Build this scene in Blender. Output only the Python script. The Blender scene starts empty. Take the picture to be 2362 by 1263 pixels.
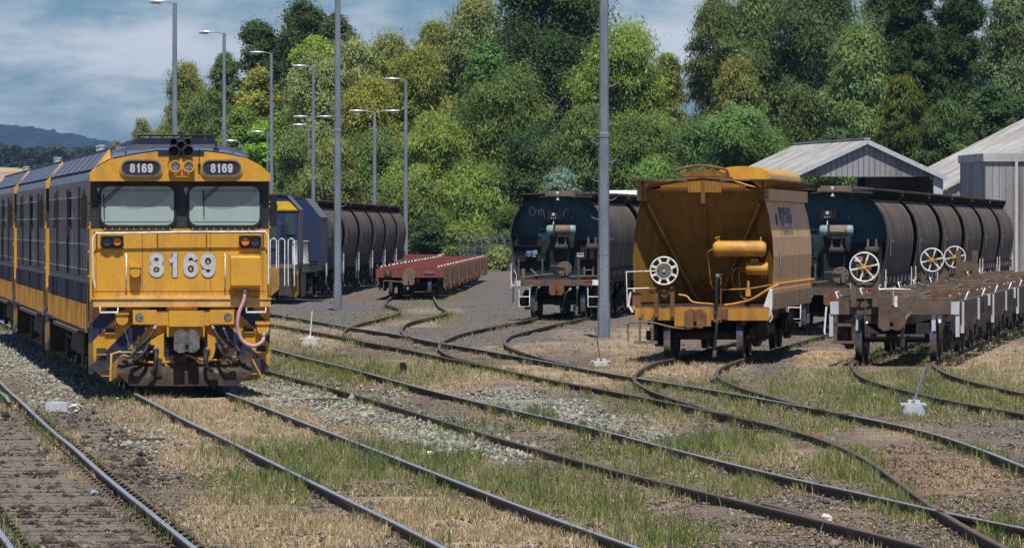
import bpy, math, random
HAZE = True
import numpy as np
from mathutils import Vector, Matrix
random.seed(7); rng = np.random.default_rng(7)
sc = bpy.context.scene
COL = sc.collection
F, YH, CX, CH = 15300.0, 519.0, 1181.0, 2.75      # lens, horizon and eye height worked out from the rails
GZ = -0.10                                         # ground level; rail tops are z = 0
R = math.radians
def gp(px, py, z=0.0):
    d = (CH - z) * F / (py - YH)
    return Vector(((px - CX) * d / F, d, z))
def at(px, py, d): return Vector(((px - CX) * d / F, d, CH + (YH - py) * d / F))

# ------------------------------------------------------------------ materials
MATS = {}
def pm(name, c, r=.6, metal=0., c2=None, scale=3., lo=.42, hi=.68, streak=0., bump=0., fine=.12, spec=.4, coat=0.):
    m = bpy.data.materials.new(name); m.use_nodes = True
    nt = m.node_tree; n = nt.nodes; l = nt.links
    b = n['Principled BSDF']; b.inputs['Roughness'].default_value = r; b.inputs['Metallic'].default_value = metal
    b.inputs['Specular IOR Level'].default_value = spec
    tc = n.new('ShaderNodeTexCoord'); mp = n.new('ShaderNodeMapping')
    mp.inputs['Scale'].default_value = (scale, scale, scale * (1 - streak))
    l.new(tc.outputs['Object'], mp.inputs['Vector'])
    nz = n.new('ShaderNodeTexNoise'); nz.inputs['Detail'].default_value = 7; nz.inputs['Roughness'].default_value = .62
    nz.inputs['Scale'].default_value = 1.0
    l.new(mp.outputs[0], nz.inputs['Vector'])
    rp = n.new('ShaderNodeMapRange'); rp.inputs['From Min'].default_value = lo; rp.inputs['From Max'].default_value = hi
    l.new(nz.outputs['Fac'], rp.inputs['Value'])
    mx = n.new('ShaderNodeMix'); mx.data_type = 'RGBA'
    mx.inputs['A'].default_value = (*c, 1); mx.inputs['B'].default_value = (*(c2 or [q * .72 for q in c]), 1)
    l.new(rp.outputs[0], mx.inputs['Factor'])
    n2 = n.new('ShaderNodeTexNoise'); n2.inputs['Scale'].default_value = scale * 9; n2.inputs['Detail'].default_value = 4
    l.new(tc.outputs['Object'], n2.inputs['Vector'])
    r2 = n.new('ShaderNodeMapRange'); r2.inputs['From Min'].default_value = .3; r2.inputs['From Max'].default_value = .7
    r2.inputs['To Min'].default_value = 1 - fine; r2.inputs['To Max'].default_value = 1 + fine
    l.new(n2.outputs['Fac'], r2.inputs['Value'])
    vm = n.new('ShaderNodeVectorMath'); vm.operation = 'SCALE'
    l.new(mx.outputs['Result'], vm.inputs[0]); l.new(r2.outputs[0], vm.inputs['Scale'])
    l.new(vm.outputs[0], b.inputs['Base Color'])
    if bump:
        bp = n.new('ShaderNodeBump'); bp.inputs['Strength'].default_value = bump; bp.inputs['Distance'].default_value = .02
        l.new(n2.outputs['Fac'], bp.inputs['Height']); l.new(bp.outputs[0], b.inputs['Normal'])
    MATS[name] = m
    return m
M = MATS
pm('yellow', (.55, .285, .028), .45, c2=(.37, .19, .04), scale=2.6, streak=.7, lo=.44, hi=.72, fine=.1, bump=.12)
pm('yellow_dirty', (.42, .2, .025), .55, c2=(.2, .1, .03), scale=3, streak=.75)
pm('cream', (.62, .38, .12), .5, c2=(.42, .24, .08), scale=4)
pm('navy', (.007, .012, .038), .55, c2=(.022, .022, .03), scale=3)
pm('visor_blue', (.075, .12, .25), .4, c2=(.1, .12, .17), scale=2.5)
pm('roof_blue', (.07, .088, .14), .45, c2=(.11, .11, .12), scale=2.5)
pm('hood_grey', (.085, .086, .105), .5, c2=(.15, .13, .115), scale=2.2, streak=.8, fine=.1)
pm('black_paint', (.018, .019, .024), .5, c2=(.035, .034, .036), scale=3)
pm('black', (.008, .008, .009), .7, scale=4)
pm('grime', (.022, .02, .018), .8, c2=(.055, .044, .034), scale=4)
pm('rubber', (.012, .012, .013), .6, scale=6)
pm('steel_bright', (.35, .38, .42), .3, .9, c2=(.22, .2, .18), scale=6)
pm('steel_grey', (.17, .17, .18), .55, .4, c2=(.08, .07, .06), scale=8)
pm('white_paint', (.72, .72, .7), .5, c2=(.45, .42, .38), scale=7)
pm('pale_grey', (.45, .47, .5), .5, c2=(.36, .38, .4), scale=5)
pm('glass', (.27, .345, .33), .1, c2=(.33, .4, .37), scale=1.1, spec=.6, fine=.02)  # opaque pale colour carries the sky reflection and dust on the panes
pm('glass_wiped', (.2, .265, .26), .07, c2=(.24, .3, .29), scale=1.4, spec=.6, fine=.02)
pm('glass_dark', (.03, .05, .06), .1, spec=.6)
pm('amber', (.75, .2, .01), .25, spec=.6)
pm('lens', (.32, .34, .36), .12, .5, c2=(.08, .08, .09), scale=24, lo=.4, hi=.6, spec=.7)
pm('pink_hose', (.42, .27, .28), .6)
pm('plough', (.065, .042, .027), .85, c2=(.022, .015, .011), scale=3.2, lo=.4, hi=.6)
pm('tan_side', (.7, .42, .17), .6, c2=(.48, .28, .115), scale=1.6, streak=.88, lo=.4, hi=.7, fine=.1)
pm('ochre', (.2, .105, .008), .6, c2=(.095, .044, .006), scale=6, streak=.95, lo=.4, hi=.75, fine=.16)  # ochre paint with the shade of the sloping end put into its colour
pm('ochre_lit', (.5, .25, .035), .55, c2=(.27, .13, .03), scale=4)  # lighter copy of the same paint, sunlight put into its colour
pm('rust', (.17, .075, .03), .8, c2=(.075, .035, .018), scale=6)
pm('faded_purple', (.14, .12, .17), .7, scale=8)
pm('teal', (.006, .058, .09), .55, c2=(.006, .024, .036), scale=1.8, fine=.06)
pm('teal_grimy', (.006, .016, .022), .7, c2=(.01, .01, .011), scale=3)  # grime, with the shade of the end recess put into the colour too
pm('teal_pale', (.16, .3, .36), .5, c2=(.2, .15, .11), scale=5)
pm('soot', (.13, .09, .063), .75, c2=(.045, .034, .026), scale=1.3, streak=.9, lo=.36, hi=.62, fine=.18)
pm('soot_dark', (.03, .025, .022), .8, c2=(.055, .044, .037), scale=3)
pm('dust_brown', (.16, .12, .09), .8, c2=(.095, .07, .052), scale=4)
pm('graffiti', (.6, .5, .42), .8)
pm('chalk', (.26, .23, .2), .8, c2=(.12, .095, .08), scale=9)
pm('red_deck', (.23, .032, .028), .7, c2=(.11, .04, .03), scale=3, lo=.4, hi=.62, fine=.3)
pm('red_rust', (.2, .045, .032), .75, c2=(.1, .04, .03), scale=5)
pm('flat_brown', (.115, .08, .055), .8, c2=(.06, .04, .028), scale=4, fine=.2)
pm('deck_board', (.11, .083, .06), .85, c2=(.05, .038, .028), scale=5, fine=.2)
pm('blue_loco', (.008, .03, .1), .5, c2=(.025, .026, .035), scale=3, lo=.4, hi=.66)
pm('bright_yellow', (.68, .42, .01), .45, c2=(.5, .3, .02), scale=5)
pm('sign_red', (.45, .03, .03), .5)
pm('sign_blue', (.03, .07, .3), .5)
pm('galv', (.21, .245, .285), .55, .2, c2=(.13, .155, .18), scale=3, streak=.75, fine=.22)
pm('lamp_head', (.6, .62, .64), .3, .3, c2=(.5, .48, .46), scale=5)
pm('iron_roof', (.45, .445, .43), .6, .1, c2=(.29, .265, .235), scale=.6, streak=.2, fine=.06)
pm('iron_wall', (.29, .295, .315), .65, .1, c2=(.16, .135, .115), scale=1.1, streak=.93, lo=.46, hi=.68, fine=.12)
pm('timber', (.12, .09, .065), .9, c2=(.06, .045, .034), scale=7, fine=.25, bump=.3)
pm('sleeper', (.15, .122, .098), .92, c2=(.075, .06, .05), scale=6, fine=.3, bump=.4)
pm('rail_web', (.05, .032, .023), .85, c2=(.028, .02, .016), scale=5)
pm('rail_head', (.27, .3, .36), .42, .35, c2=(.25, .25, .27), scale=1.2, lo=.45, hi=.75)
pm('rail_dull', (.13, .1, .078), .6, .2, c2=(.075, .053, .04), scale=1.5)
pm('concrete', (.52, .51, .49), .85, c2=(.38, .37, .35), scale=8, bump=.3)
pm('bark', (.23, .18, .14), .9, c2=(.12, .09, .07), scale=2, streak=.8)
pm('bark_pale', (.42, .35, .28), .85, c2=(.26, .2, .16), scale=2, streak=.8)

def stripe_mat():
    m = pm('chevrons', (.55, .27, .012), .5, c2=(.4, .19, .02), scale=2.5)
    nt = m.node_tree; n = nt.nodes; l = nt.links; b = n['Principled BSDF']
    old = b.inputs['Base Color'].links[0].from_socket
    tc = n.new('ShaderNodeTexCoord'); sp = n.new('ShaderNodeSeparateXYZ'); l.new(tc.outputs['Object'], sp.inputs[0])
    def mth(op, a, c=None):
        q = n.new('ShaderNodeMath'); q.operation = op
        for i, s in enumerate((a, c)):
            if s is None: continue
            if isinstance(s, (int, float)): q.inputs[i].default_value = s
            else: l.new(s, q.inputs[i])
        return q.outputs[0]
    u = mth('ADD', mth('ABSOLUTE', sp.outputs['X']), sp.outputs['Z'])
    fr = mth('FRACT', mth('DIVIDE', mth('SUBTRACT', u, 2.279 - .697 * 3), .697))
    mask = mth('LESS_THAN', fr, .46)
    nz = n.new('ShaderNodeTexNoise'); nz.inputs['Scale'].default_value = 5; l.new(tc.outputs['Object'], nz.inputs['Vector'])
    vm = n.new('ShaderNodeMix'); vm.data_type = 'RGBA'; l.new(nz.outputs['Fac'], vm.inputs['Factor'])
    vm.inputs['A'].default_value = (.006, .014, .06, 1); vm.inputs['B'].default_value = (.02, .024, .05, 1)
    mx = n.new('ShaderNodeMix'); mx.data_type = 'RGBA'; l.new(mask, mx.inputs['Factor'])
    l.new(old, mx.inputs['A']); l.new(vm.outputs['Result'], mx.inputs['B'])
    # road dirt thrown up over the bottom of the plate
    nd = n.new('ShaderNodeTexNoise'); nd.inputs['Scale'].default_value = 6; nd.inputs['Detail'].default_value = 6; l.new(tc.outputs['Object'], nd.inputs['Vector'])
    hgt = n.new('ShaderNodeMapRange'); hgt.inputs['From Min'].default_value = .2; hgt.inputs['From Max'].default_value = .85; hgt.inputs['To Min'].default_value = .75; hgt.inputs['To Max'].default_value = -.25
    l.new(sp.outputs['Z'], hgt.inputs['Value'])
    dirt = mth('ADD', hgt.outputs[0], mth('MULTIPLY', mth('SUBTRACT', nd.outputs['Fac'], .5), 1.6)); cl = n.new('ShaderNodeClamp'); l.new(dirt, cl.inputs[0]); cl.inputs['Max'].default_value = .85
    m2 = n.new('ShaderNodeMix'); m2.data_type = 'RGBA'; l.new(cl.outputs[0], m2.inputs['Factor']); l.new(mx.outputs['Result'], m2.inputs['A']); m2.inputs['B'].default_value = (.075, .055, .04, 1)
    l.new(m2.outputs['Result'], b.inputs['Base Color'])
stripe_mat()

def attr_mat(name, rough=.9, transl=0., var=.35, nscale=40., bump=0.):
    """colour from the point colour 'tint' (what grows or lies there), varied by noise"""
    m = bpy.data.materials.new(name); m.use_nodes = True
    nt = m.node_tree; n = nt.nodes; l = nt.links
    b = n['Principled BSDF']; b.inputs['Roughness'].default_value = rough; b.inputs['Specular IOR Level'].default_value = .2
    a = n.new('ShaderNodeAttribute'); a.attribute_name = 'tint'
    tc = n.new('ShaderNodeTexCoord')
    nz = n.new('ShaderNodeTexNoise'); nz.inputs['Scale'].default_value = nscale; nz.inputs['Detail'].default_value = 5
    l.new(tc.outputs['Object'], nz.inputs['Vector'])
    r2 = n.new('ShaderNodeMapRange'); r2.inputs['From Min'].default_value = .3; r2.inputs['From Max'].default_value = .7
    r2.inputs['To Min'].default_value = 1 - var; r2.inputs['To Max'].default_value = 1 + var
    l.new(nz.outputs['Fac'], r2.inputs['Value'])
    vm = n.new('ShaderNodeVectorMath'); vm.operation = 'SCALE'
    l.new(a.outputs['Color'], vm.inputs[0]); l.new(r2.outputs[0], vm.inputs['Scale'])
    l.new(vm.outputs[0], b.inputs['Base Color'])
    if bump:
        bp = n.new('ShaderNodeBump'); bp.inputs['Strength'].default_value = bump; bp.inputs['Distance'].default_value = .03
        l.new(nz.outputs['Fac'], bp.inputs['Height']); l.new(bp.outputs[0], b.inputs['Normal'])
    if transl:
        t = n.new('ShaderNodeBsdfTranslucent'); l.new(vm.outputs[0], t.inputs['Color'])
        ms = n.new('ShaderNodeMixShader'); ms.inputs[0].default_value = transl
        l.new(b.outputs[0], ms.inputs[1]); l.new(t.outputs[0], ms.inputs[2])
        l.new(ms.outputs[0], n['Material Output'].inputs['Surface'])
    MATS[name] = m
    return m
attr_mat('ground_mat', .95, var=.3, nscale=3., bump=.3)
attr_mat('blade_mat', .7, .3, var=.1, nscale=2.)
attr_mat('stone_mat', .9, var=.25, nscale=30.)
def leaf_mat():
    m = bpy.data.materials.new('leaf'); m.use_nodes = True
    nt = m.node_tree; n = nt.nodes; l = nt.links
    b = n['Principled BSDF']; b.inputs['Roughness'].default_value = .7; b.inputs['Specular IOR Level'].default_value = .15
    oi = n.new('ShaderNodeObjectInfo'); tc = n.new('ShaderNodeTexCoord')
    a = n.new('ShaderNodeAttribute'); a.attribute_name = 'tint'
    mx = n.new('ShaderNodeMix'); mx.data_type = 'RGBA'; mx.blend_type = 'MULTIPLY'; mx.inputs['Factor'].default_value = 1
    l.new(oi.outputs['Color'], mx.inputs['A']); l.new(a.outputs['Color'], mx.inputs['B'])
    l.new(mx.outputs['Result'], b.inputs['Base Color'])
    t = n.new('ShaderNodeBsdfTranslucent'); l.new(mx.outputs['Result'], t.inputs['Color'])
    ms = n.new('ShaderNodeMixShader'); ms.inputs[0].default_value = .38
    l.new(b.outputs[0], ms.inputs[1]); l.new(t.outputs[0], ms.inputs[2])
    l.new(ms.outputs[0], n['Material Output'].inputs['Surface'])
    MATS['leaf'] = m
leaf_mat()

# ------------------------------------------------------------------ mesh builder
KIDS = {}
LOOSE = set('rail_clip side_stake roof_hatch radiator_housing end_strut step_hole climbing_peg aerial side_step sand_pipe roof_walkway side_sill corner_mark brake_cylinder handrail brake_gear corner_plate side_plate brake_linkage cab_step grab_iron grab_handle'.split())
class MB:
    def __init__(s): s.v = []; s.f = []; s.m = []; s.s = []
    def add(s, vs, fs, mi=0, smooth=False):
        o = len(s.v); s.v += [tuple(p) for p in vs]
        for q in fs: s.f.append([i + o for i in q]); s.m.append(mi); s.s.append(smooth)
        return s
    def box(s, x0, x1, y0, y1, z0, z1, mi=0):
        v = [(x, y, z) for z in (z0, z1) for y in (y0, y1) for x in (x0, x1)]
        return s.add(v, [(0, 2, 3, 1), (4, 5, 7, 6), (0, 1, 5, 4), (2, 6, 7, 3), (0, 4, 6, 2), (1, 3, 7, 5)], mi)
    def bar(s, p0, p1, w, h, mi=0, up=(0, 0, 1)):
        p0, p1 = Vector(p0), Vector(p1); d = (p1 - p0).normalized()
        a = d.cross(Vector(up))
        if a.length < 1e-4: a = d.cross(Vector((0, 1, 0)))
        a.normalize(); b = a.cross(d)
        v = []
        for p in (p0, p1):
            for i, j in ((-1, -1), (1, -1), (1, 1), (-1, 1)): v.append(p + a * i * w / 2 + b * j * h / 2)
        return s.add(v, [(0, 1, 2, 3), (7, 6, 5, 4), (0, 4, 5, 1), (1, 5, 6, 2), (2, 6, 7, 3), (3, 7, 4, 0)], mi)
    def prism(s, poly, axis, a, b, mi=0, smooth=False, cap=True, taper=None):
        """poly in the plane across axis: y -> (x,z), x -> (y,z), z -> (x,y)"""
        def P(p, t):
            return {'y': (p[0], t, p[1]), 'x': (t, p[0], p[1]), 'z': (p[0], p[1], t)}[axis]
        n = len(poly); q = taper or poly
        s.add([P(p, a) for p in poly] + [P(p, b) for p in q],
              [(i, (i + 1) % n, (i + 1) % n + n, i + n) for i in range(n)], mi, smooth)
        if cap:
            s.add([P(p, a) for p in poly], [list(range(n - 1, -1, -1))], mi)
            s.add([P(p, b) for p in q], [list(range(n))], mi)
        return s
    def tube(s, pts, r, n=8, mi=0, cap=True, smooth=True):
        pts = [Vector(p) for p in pts]; rs = r if isinstance(r, (list, tuple)) else [r] * len(pts)
        vs = []; a = None
        for i, p in enumerate(pts):
            d = (pts[min(i + 1, len(pts) - 1)] - pts[max(i - 1, 0)])
            d = d.normalized() if d.length > 1e-9 else Vector((0, 0, 1))
            if a is None: a = d.cross(Vector((0, 0, 1)) if abs(d.z) < .9 else Vector((1, 0, 0)))
            a = a - d * a.dot(d); a.normalize(); b = d.cross(a)
            for k in range(n):
                t = 2 * math.pi * k / n
                vs.append(p + (a * math.cos(t) + b * math.sin(t)) * rs[i])
        m = len(pts)
        s.add(vs, [(i * n + k, i * n + (k + 1) % n, (i + 1) * n + (k + 1) % n, (i + 1) * n + k) for i in range(m - 1) for k in range(n)], mi, smooth)
        if cap: s.add(vs[:n], [list(range(n))], mi); s.add(vs[-n:], [list(range(n))], mi)
        return s
    def cyl(s, p0, p1, r, n=16, mi=0, r1=None): return s.tube([p0, p1], [r, r if r1 is None else r1], n, mi)
    def ring(s, c, axis, R0, r, n=32, k=8, mi=0):
        c = Vector(c); vs = []
        for i in range(n):
            t = 2 * math.pi * i / n
            for j in range(k):
                u = 2 * math.pi * j / k; q = R0 + r * math.cos(u); w = r * math.sin(u)
                a, b = q * math.cos(t), q * math.sin(t)
                vs.append(c + Vector({'y': (a, w, b), 'x': (w, a, b), 'z': (a, b, w)}[axis]))
        return s.add(vs, [(i * k + j, ((i + 1) % n) * k + j, ((i + 1) % n) * k + (j + 1) % k, i * k + (j + 1) % k) for i in range(n) for j in range(k)], mi, True)
    def build(s, name, mats, parent=None, label=None, cat=None, group=None, kind=None, loc=None, rz=None):
        """one mesh object; names in LOOSE are pieces one could lift off singly, so each becomes a part of its own"""
        if name in LOOSE and parent is not None and kind is None:
            out = [q.build_one(name, mats, parent) for q in s.pieces()[:96]]
            rest = s.pieces()[96:]
            if rest:
                r = MB()
                for q in rest:
                    n0 = len(r.v); r.v += q.v; r.f += [[i + n0 for i in f] for f in q.f]; r.m += q.m; r.s += q.s
                r.build_one(name, mats, parent, None, None, None, 'stuff')
            return out[0]
        return s.build_one(name, mats, parent, label, cat, group, kind, loc, rz)
    def pieces(s):
        par = list(range(len(s.v)))
        def find(i):
            while par[i] != i: par[i] = par[par[i]]; i = par[i]
            return i
        for f in s.f:
            a = find(f[0])
            for i in f[1:]: par[find(i)] = a
        comp = {}
        for k, f in enumerate(s.f): comp.setdefault(find(f[0]), []).append(k)
        boxes = []
        for r, fs in comp.items():
            P = [s.v[i] for k in fs for i in s.f[k]]
            boxes.append([[min(p[c] for p in P) - .006 for c in range(3)], [max(p[c] for p in P) + .006 for c in range(3)], fs])
        merged = True
        while merged:
            merged = False; out = []
            for b in boxes:
                for o in out:
                    if all(b[0][c] <= o[1][c] and o[0][c] <= b[1][c] for c in range(3)):
                        for c in range(3): o[0][c] = min(o[0][c], b[0][c]); o[1][c] = max(o[1][c], b[1][c])
                        o[2] += b[2]; merged = True; break
                else: out.append([list(b[0]), list(b[1]), list(b[2])])
            boxes = out
        boxes.sort(key=lambda b: (b[0][1]))
        res = []
        for b in boxes:
            q = MB(); ix = {}
            for k in b[2]:
                for i in s.f[k]:
                    if i not in ix: ix[i] = len(q.v); q.v.append(s.v[i])
                q.f.append([ix[i] for i in s.f[k]]); q.m.append(s.m[k]); q.s.append(s.s[k])
            res.append(q)
        return res
    def build_one(s, name, mats, parent=None, label=None, cat=None, group=None, kind=None, loc=None, rz=None):
        me = bpy.data.meshes.new(name)
        me.from_pydata(s.v, [], s.f)
        for m in (mats if isinstance(mats, (list, tuple)) else [mats]): me.materials.append(M[m] if isinstance(m, str) else m)
        me.polygons.foreach_set('material_index', s.m); me.polygons.foreach_set('use_smooth', s.s)
        me.update()
        o = bpy.data.objects.new(name, me); COL.objects.link(o)
        if parent: o.parent = parent; KIDS.setdefault(parent.name, []).append(o)
        if loc is not None: o.location = loc
        if rz is not None: o.rotation_euler[2] = rz
        return tag(o, label, cat, group, kind)
def tag(o, label=None, cat=None, group=None, kind=None):
    for k, v in (('label', label), ('category', cat), ('group', group), ('kind', kind)):
        if v: o[k] = v
    return o
def root(name, loc, rz=0, label=None, cat=None, group=None):
    o = bpy.data.objects.new(name, None); COL.objects.link(o); o.location = loc; o.rotation_euler[2] = rz
    o.empty_display_size = .3
    return tag(o, label, cat, group)
def kids(o): return list(KIDS.get(o.name, ()))
def copy_tree(o, parent=None, skip=()):
    c = o.copy(); COL.objects.link(c)
    if parent: c.parent = parent; KIDS.setdefault(parent.name, []).append(c)
    for ch in kids(o):
        if ch.name.split('.')[0] not in skip: copy_tree(ch, c, skip)
    return c
def rrect(x0, x1, z0, z1, r, n=5):
    o = []
    for cx, cz, a in ((x1 - r, z1 - r, 0), (x0 + r, z1 - r, 90), (x0 + r, z0 + r, 180), (x1 - r, z0 + r, 270)):
        for i in range(n + 1):
            t = R(a + 90 * i / n); o.append((cx + r * math.cos(t), cz + r * math.sin(t)))
    return o
def circ(cx, cz, r, n=20): return [(cx + r * math.cos(2 * math.pi * i / n), cz + r * math.sin(2 * math.pi * i / n)) for i in range(n)]
def mirror(half): return half + [(-x, z) for x, z in reversed(half) if abs(x) > 1e-6]
def frame_ring(mb, outer, inner, y0, y1, mi=0):
    """a flat ring between two outlines of equal length, facing -y, from y0 (front) back to y1"""
    n = len(outer)
    vs = [(x, y0, z) for x, z in outer] + [(x, y0, z) for x, z in inner] + [(x, y1, z) for x, z in outer] + [(x, y1, z) for x, z in inner]
    fs = []
    for i in range(n):
        j = (i + 1) % n
        fs += [(i, j, n + j, n + i), (i, 2 * n + i, 2 * n + j, j), (n + i, n + j, 3 * n + j, 3 * n + i)]
    mb.add(vs, fs, mi)
def catmull(pts, k=6):
    P = [Vector(p) for p in pts]; P = [P[0] * 2 - P[1]] + P + [P[-1] * 2 - P[-2]]; out = []
    for i in range(1, len(P) - 2):
        a, b, c, d = P[i - 1:i + 3]
        for j in range(k):
            t = j / k
            out.append(.5 * ((2 * b) + (c - a) * t + (2 * a - 5 * b + 4 * c - d) * t * t + (3 * b - a - 3 * c + d) * t ** 3))
    out.append(P[-2]); return out
DIG = {'8': [('e', .5, .755, .43, .205), ('e', .5, .285, .5, .245)], '1': [('p', [(.62, 0), (.62, 1)]), ('p', [(.62, .88), (.4, .74), (.1, .68)])],
 '6': [('e', .5, .32, .5, .28), ('p', [(.0, .33), (.0, .52), (.06, .74), (.22, .91), (.5, .96), (.78, .91), (.95, .74)])]}
def digits(mb, s, x0, x1, z0, z1, y, w, mi=0):
    """bold grotesque numerals drawn as flat strokes of width w"""
    n = len(s); step = (x1 - x0) / (n - .09); W = step * .9; Hh = z1 - z0
    for i, ch in enumerate(s):
        flip = ch == '9'
        for st in DIG['6' if flip else ch]:
            if st[0] == 'e':
                P = [(st[1] + st[3] * math.cos(t), st[2] + st[4] * math.sin(t)) for t in np.linspace(0, 2 * math.pi, 29)]
            else: P = [tuple(q[:2]) for q in catmull([(a, b, 0) for a, b in st[1]], 5)] if len(st[1]) > 3 else st[1]
            if flip: P = [(1 - a, 1 - b) for a, b in P]
            # keep the stroke inside the cell
            Q = [(x0 + i * step + w / 2 + a * (W - w) if True else 0, z0 + w / 2 + min(max((b - .04) / .92, 0), 1) * (Hh - w)) for a, b in P]
            if ch == '1' and len(P) == 2: Q[0] = (Q[0][0], z0); Q[1] = (Q[1][0], z1)
            vs = []
            for k in range(len(Q)):
                a, b = Q[max(k - 1, 0)], Q[min(k + 1, len(Q) - 1)]
                if st[0] == 'e': a, b = Q[(k - 1) % (len(Q) - 1)], Q[(k + 1) % (len(Q) - 1)]
                dx, dz = b[0] - a[0], b[1] - a[1]; L_ = math.hypot(dx, dz) or 1; nx_, nz_ = -dz / L_ * w / 2, dx / L_ * w / 2
                vs += [(Q[k][0] + nx_, y, Q[k][1] + nz_), (Q[k][0] - nx_, y, Q[k][1] - nz_)]
            y -= .0006
            mb.add(vs, [(2 * k, 2 * k + 1, 2 * k + 3, 2 * k + 2) for k in range(len(Q) - 1)], mi)
def text_into(mb, s, x0, x1, z0, z1, y, bold=.02, mi=0, plane='xz', thick=.006):
    cu = bpy.data.curves.new('lettering', 'FONT'); cu.body = s; cu.offset = bold
    ob = bpy.data.objects.new('lettering', cu); COL.objects.link(ob)
    dg = bpy.context.evaluated_depsgraph_get(); dg.update()
    me = bpy.data.meshes.new_from_object(ob.evaluated_get(dg))
    v = np.array([p.co[:] for p in me.vertices]); fs = [list(p.vertices) for p in me.polygons]
    lo, hi = v.min(0), v.max(0)
    vs = []
    for p in v:
        a = x0 + (p[0] - lo[0]) / (hi[0] - lo[0]) * (x1 - x0); b = z0 + (p[1] - lo[1]) / (hi[1] - lo[1]) * (z1 - z0)
        vs.append((a, y, b) if plane == 'xz' else (y, a, b))
    mb.add(vs, fs, mi)
    bpy.data.objects.remove(ob); bpy.data.meshes.remove(me); bpy.data.curves.remove(cu)
# ------------------------------------------------------------------ camera, sun, sky
cam = bpy.data.cameras.new('camera'); cam.lens = 36 * F / 2362; cam.sensor_width = 36; cam.clip_start = 1; cam.clip_end = 30000
cam.shift_y = -(631.5 - YH) / 2362
co = bpy.data.objects.new('camera', cam); COL.objects.link(co); co.location = (0, 0, CH); co.rotation_euler = (R(90), 0, 0)
sc.camera = co
SUN = Vector((.03, -.41, .90)).normalized()
el = math.asin(SUN.z); az = math.atan2(SUN.x, SUN.y)
sl = bpy.data.lights.new('sun', 'SUN'); sl.energy = 4.8; sl.angle = R(.5); sl.color = (1, .955, .88)
so = bpy.data.objects.new('sun', sl); COL.objects.link(so); so.rotation_euler = SUN.to_track_quat('Z', 'Y').to_euler()
so.location = (0, 60, 60)
w = bpy.data.worlds.new('World'); sc.world = w; w.use_nodes = True
nt = w.node_tree; n = nt.nodes; l = nt.links
bg = n['Background']; bg.inputs['Strength'].default_value = .066
sky = n.new('ShaderNodeTexSky'); sky.sky_type = 'NISHITA'; sky.sun_disc = False
sky.sun_elevation = el; sky.sun_rotation = az; sky.air_density = 1.0; sky.dust_density = .6; sky.ozone_density = 2.0
tc = n.new('ShaderNodeTexCoord')
tint = n.new('ShaderNodeMix'); tint.data_type = 'RGBA'; tint.blend_type = 'MULTIPLY'; tint.inputs['Factor'].default_value = 1
tint.inputs['B'].default_value = (.36, .60, .93, 1)
l.new(sky.outputs[0], tint.inputs['A'])
mp = n.new('ShaderNodeMapping'); mp.inputs['Scale'].default_value = (27, 27, 88); mp.inputs['Location'].default_value = (9.7, 0, 5.3)
l.new(tc.outputs['Generated'], mp.inputs['Vector'])
nz = n.new('ShaderNodeTexNoise'); nz.inputs['Scale'].default_value = 1; nz.inputs['Detail'].default_value = 7; nz.inputs['Roughness'].default_value = .56
nz.inputs['Distortion'].default_value = .15
l.new(mp.outputs[0], nz.inputs['Vector'])
rp = n.new('ShaderNodeMapRange'); rp.interpolation_type = 'SMOOTHSTEP'
rp.inputs['From Min'].default_value = .38; rp.inputs['From Max'].default_value = .64; rp.inputs['To Max'].default_value = .9
l.new(nz.outputs['Fac'], rp.inputs['Value'])
cm = n.new('ShaderNodeMix'); cm.data_type = 'RGBA'; cm.inputs['B'].default_value = (8.2, 8.6, 9.2, 1)
sx = n.new('ShaderNodeSeparateXYZ'); l.new(tc.outputs['Generated'], sx.inputs[0])
lowc = n.new('ShaderNodeMapRange'); lowc.inputs['From Min'].default_value = .12; lowc.inputs['From Max'].default_value = .4   # the cloud bank lies low, the zenith is clear
lowc.inputs['To Min'].default_value = 1; lowc.inputs['To Max'].default_value = .12; l.new(sx.outputs['Z'], lowc.inputs['Value'])
mm = n.new('ShaderNodeMath'); mm.operation = 'MULTIPLY'; l.new(rp.outputs[0], mm.inputs[0]); l.new(lowc.outputs[0], mm.inputs[1])
l.new(mm.outputs[0], cm.inputs['Factor']); l.new(tint.outputs['Result'], cm.inputs['A'])
l.new(cm.outputs['Result'], bg.inputs['Color'])
sc.view_settings.view_transform = 'Standard'; sc.view_settings.look = 'None'; sc.view_settings.exposure = .4
sc.cycles.max_bounces = 5; sc.cycles.diffuse_bounces = 3; sc.cycles.glossy_bounces = 2; sc.cycles.transmission_bounces = 2
sc.cycles.volume_bounces = 0; sc.cycles.use_denoising = True; sc.cycles.transparent_max_bounces = 4

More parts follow.
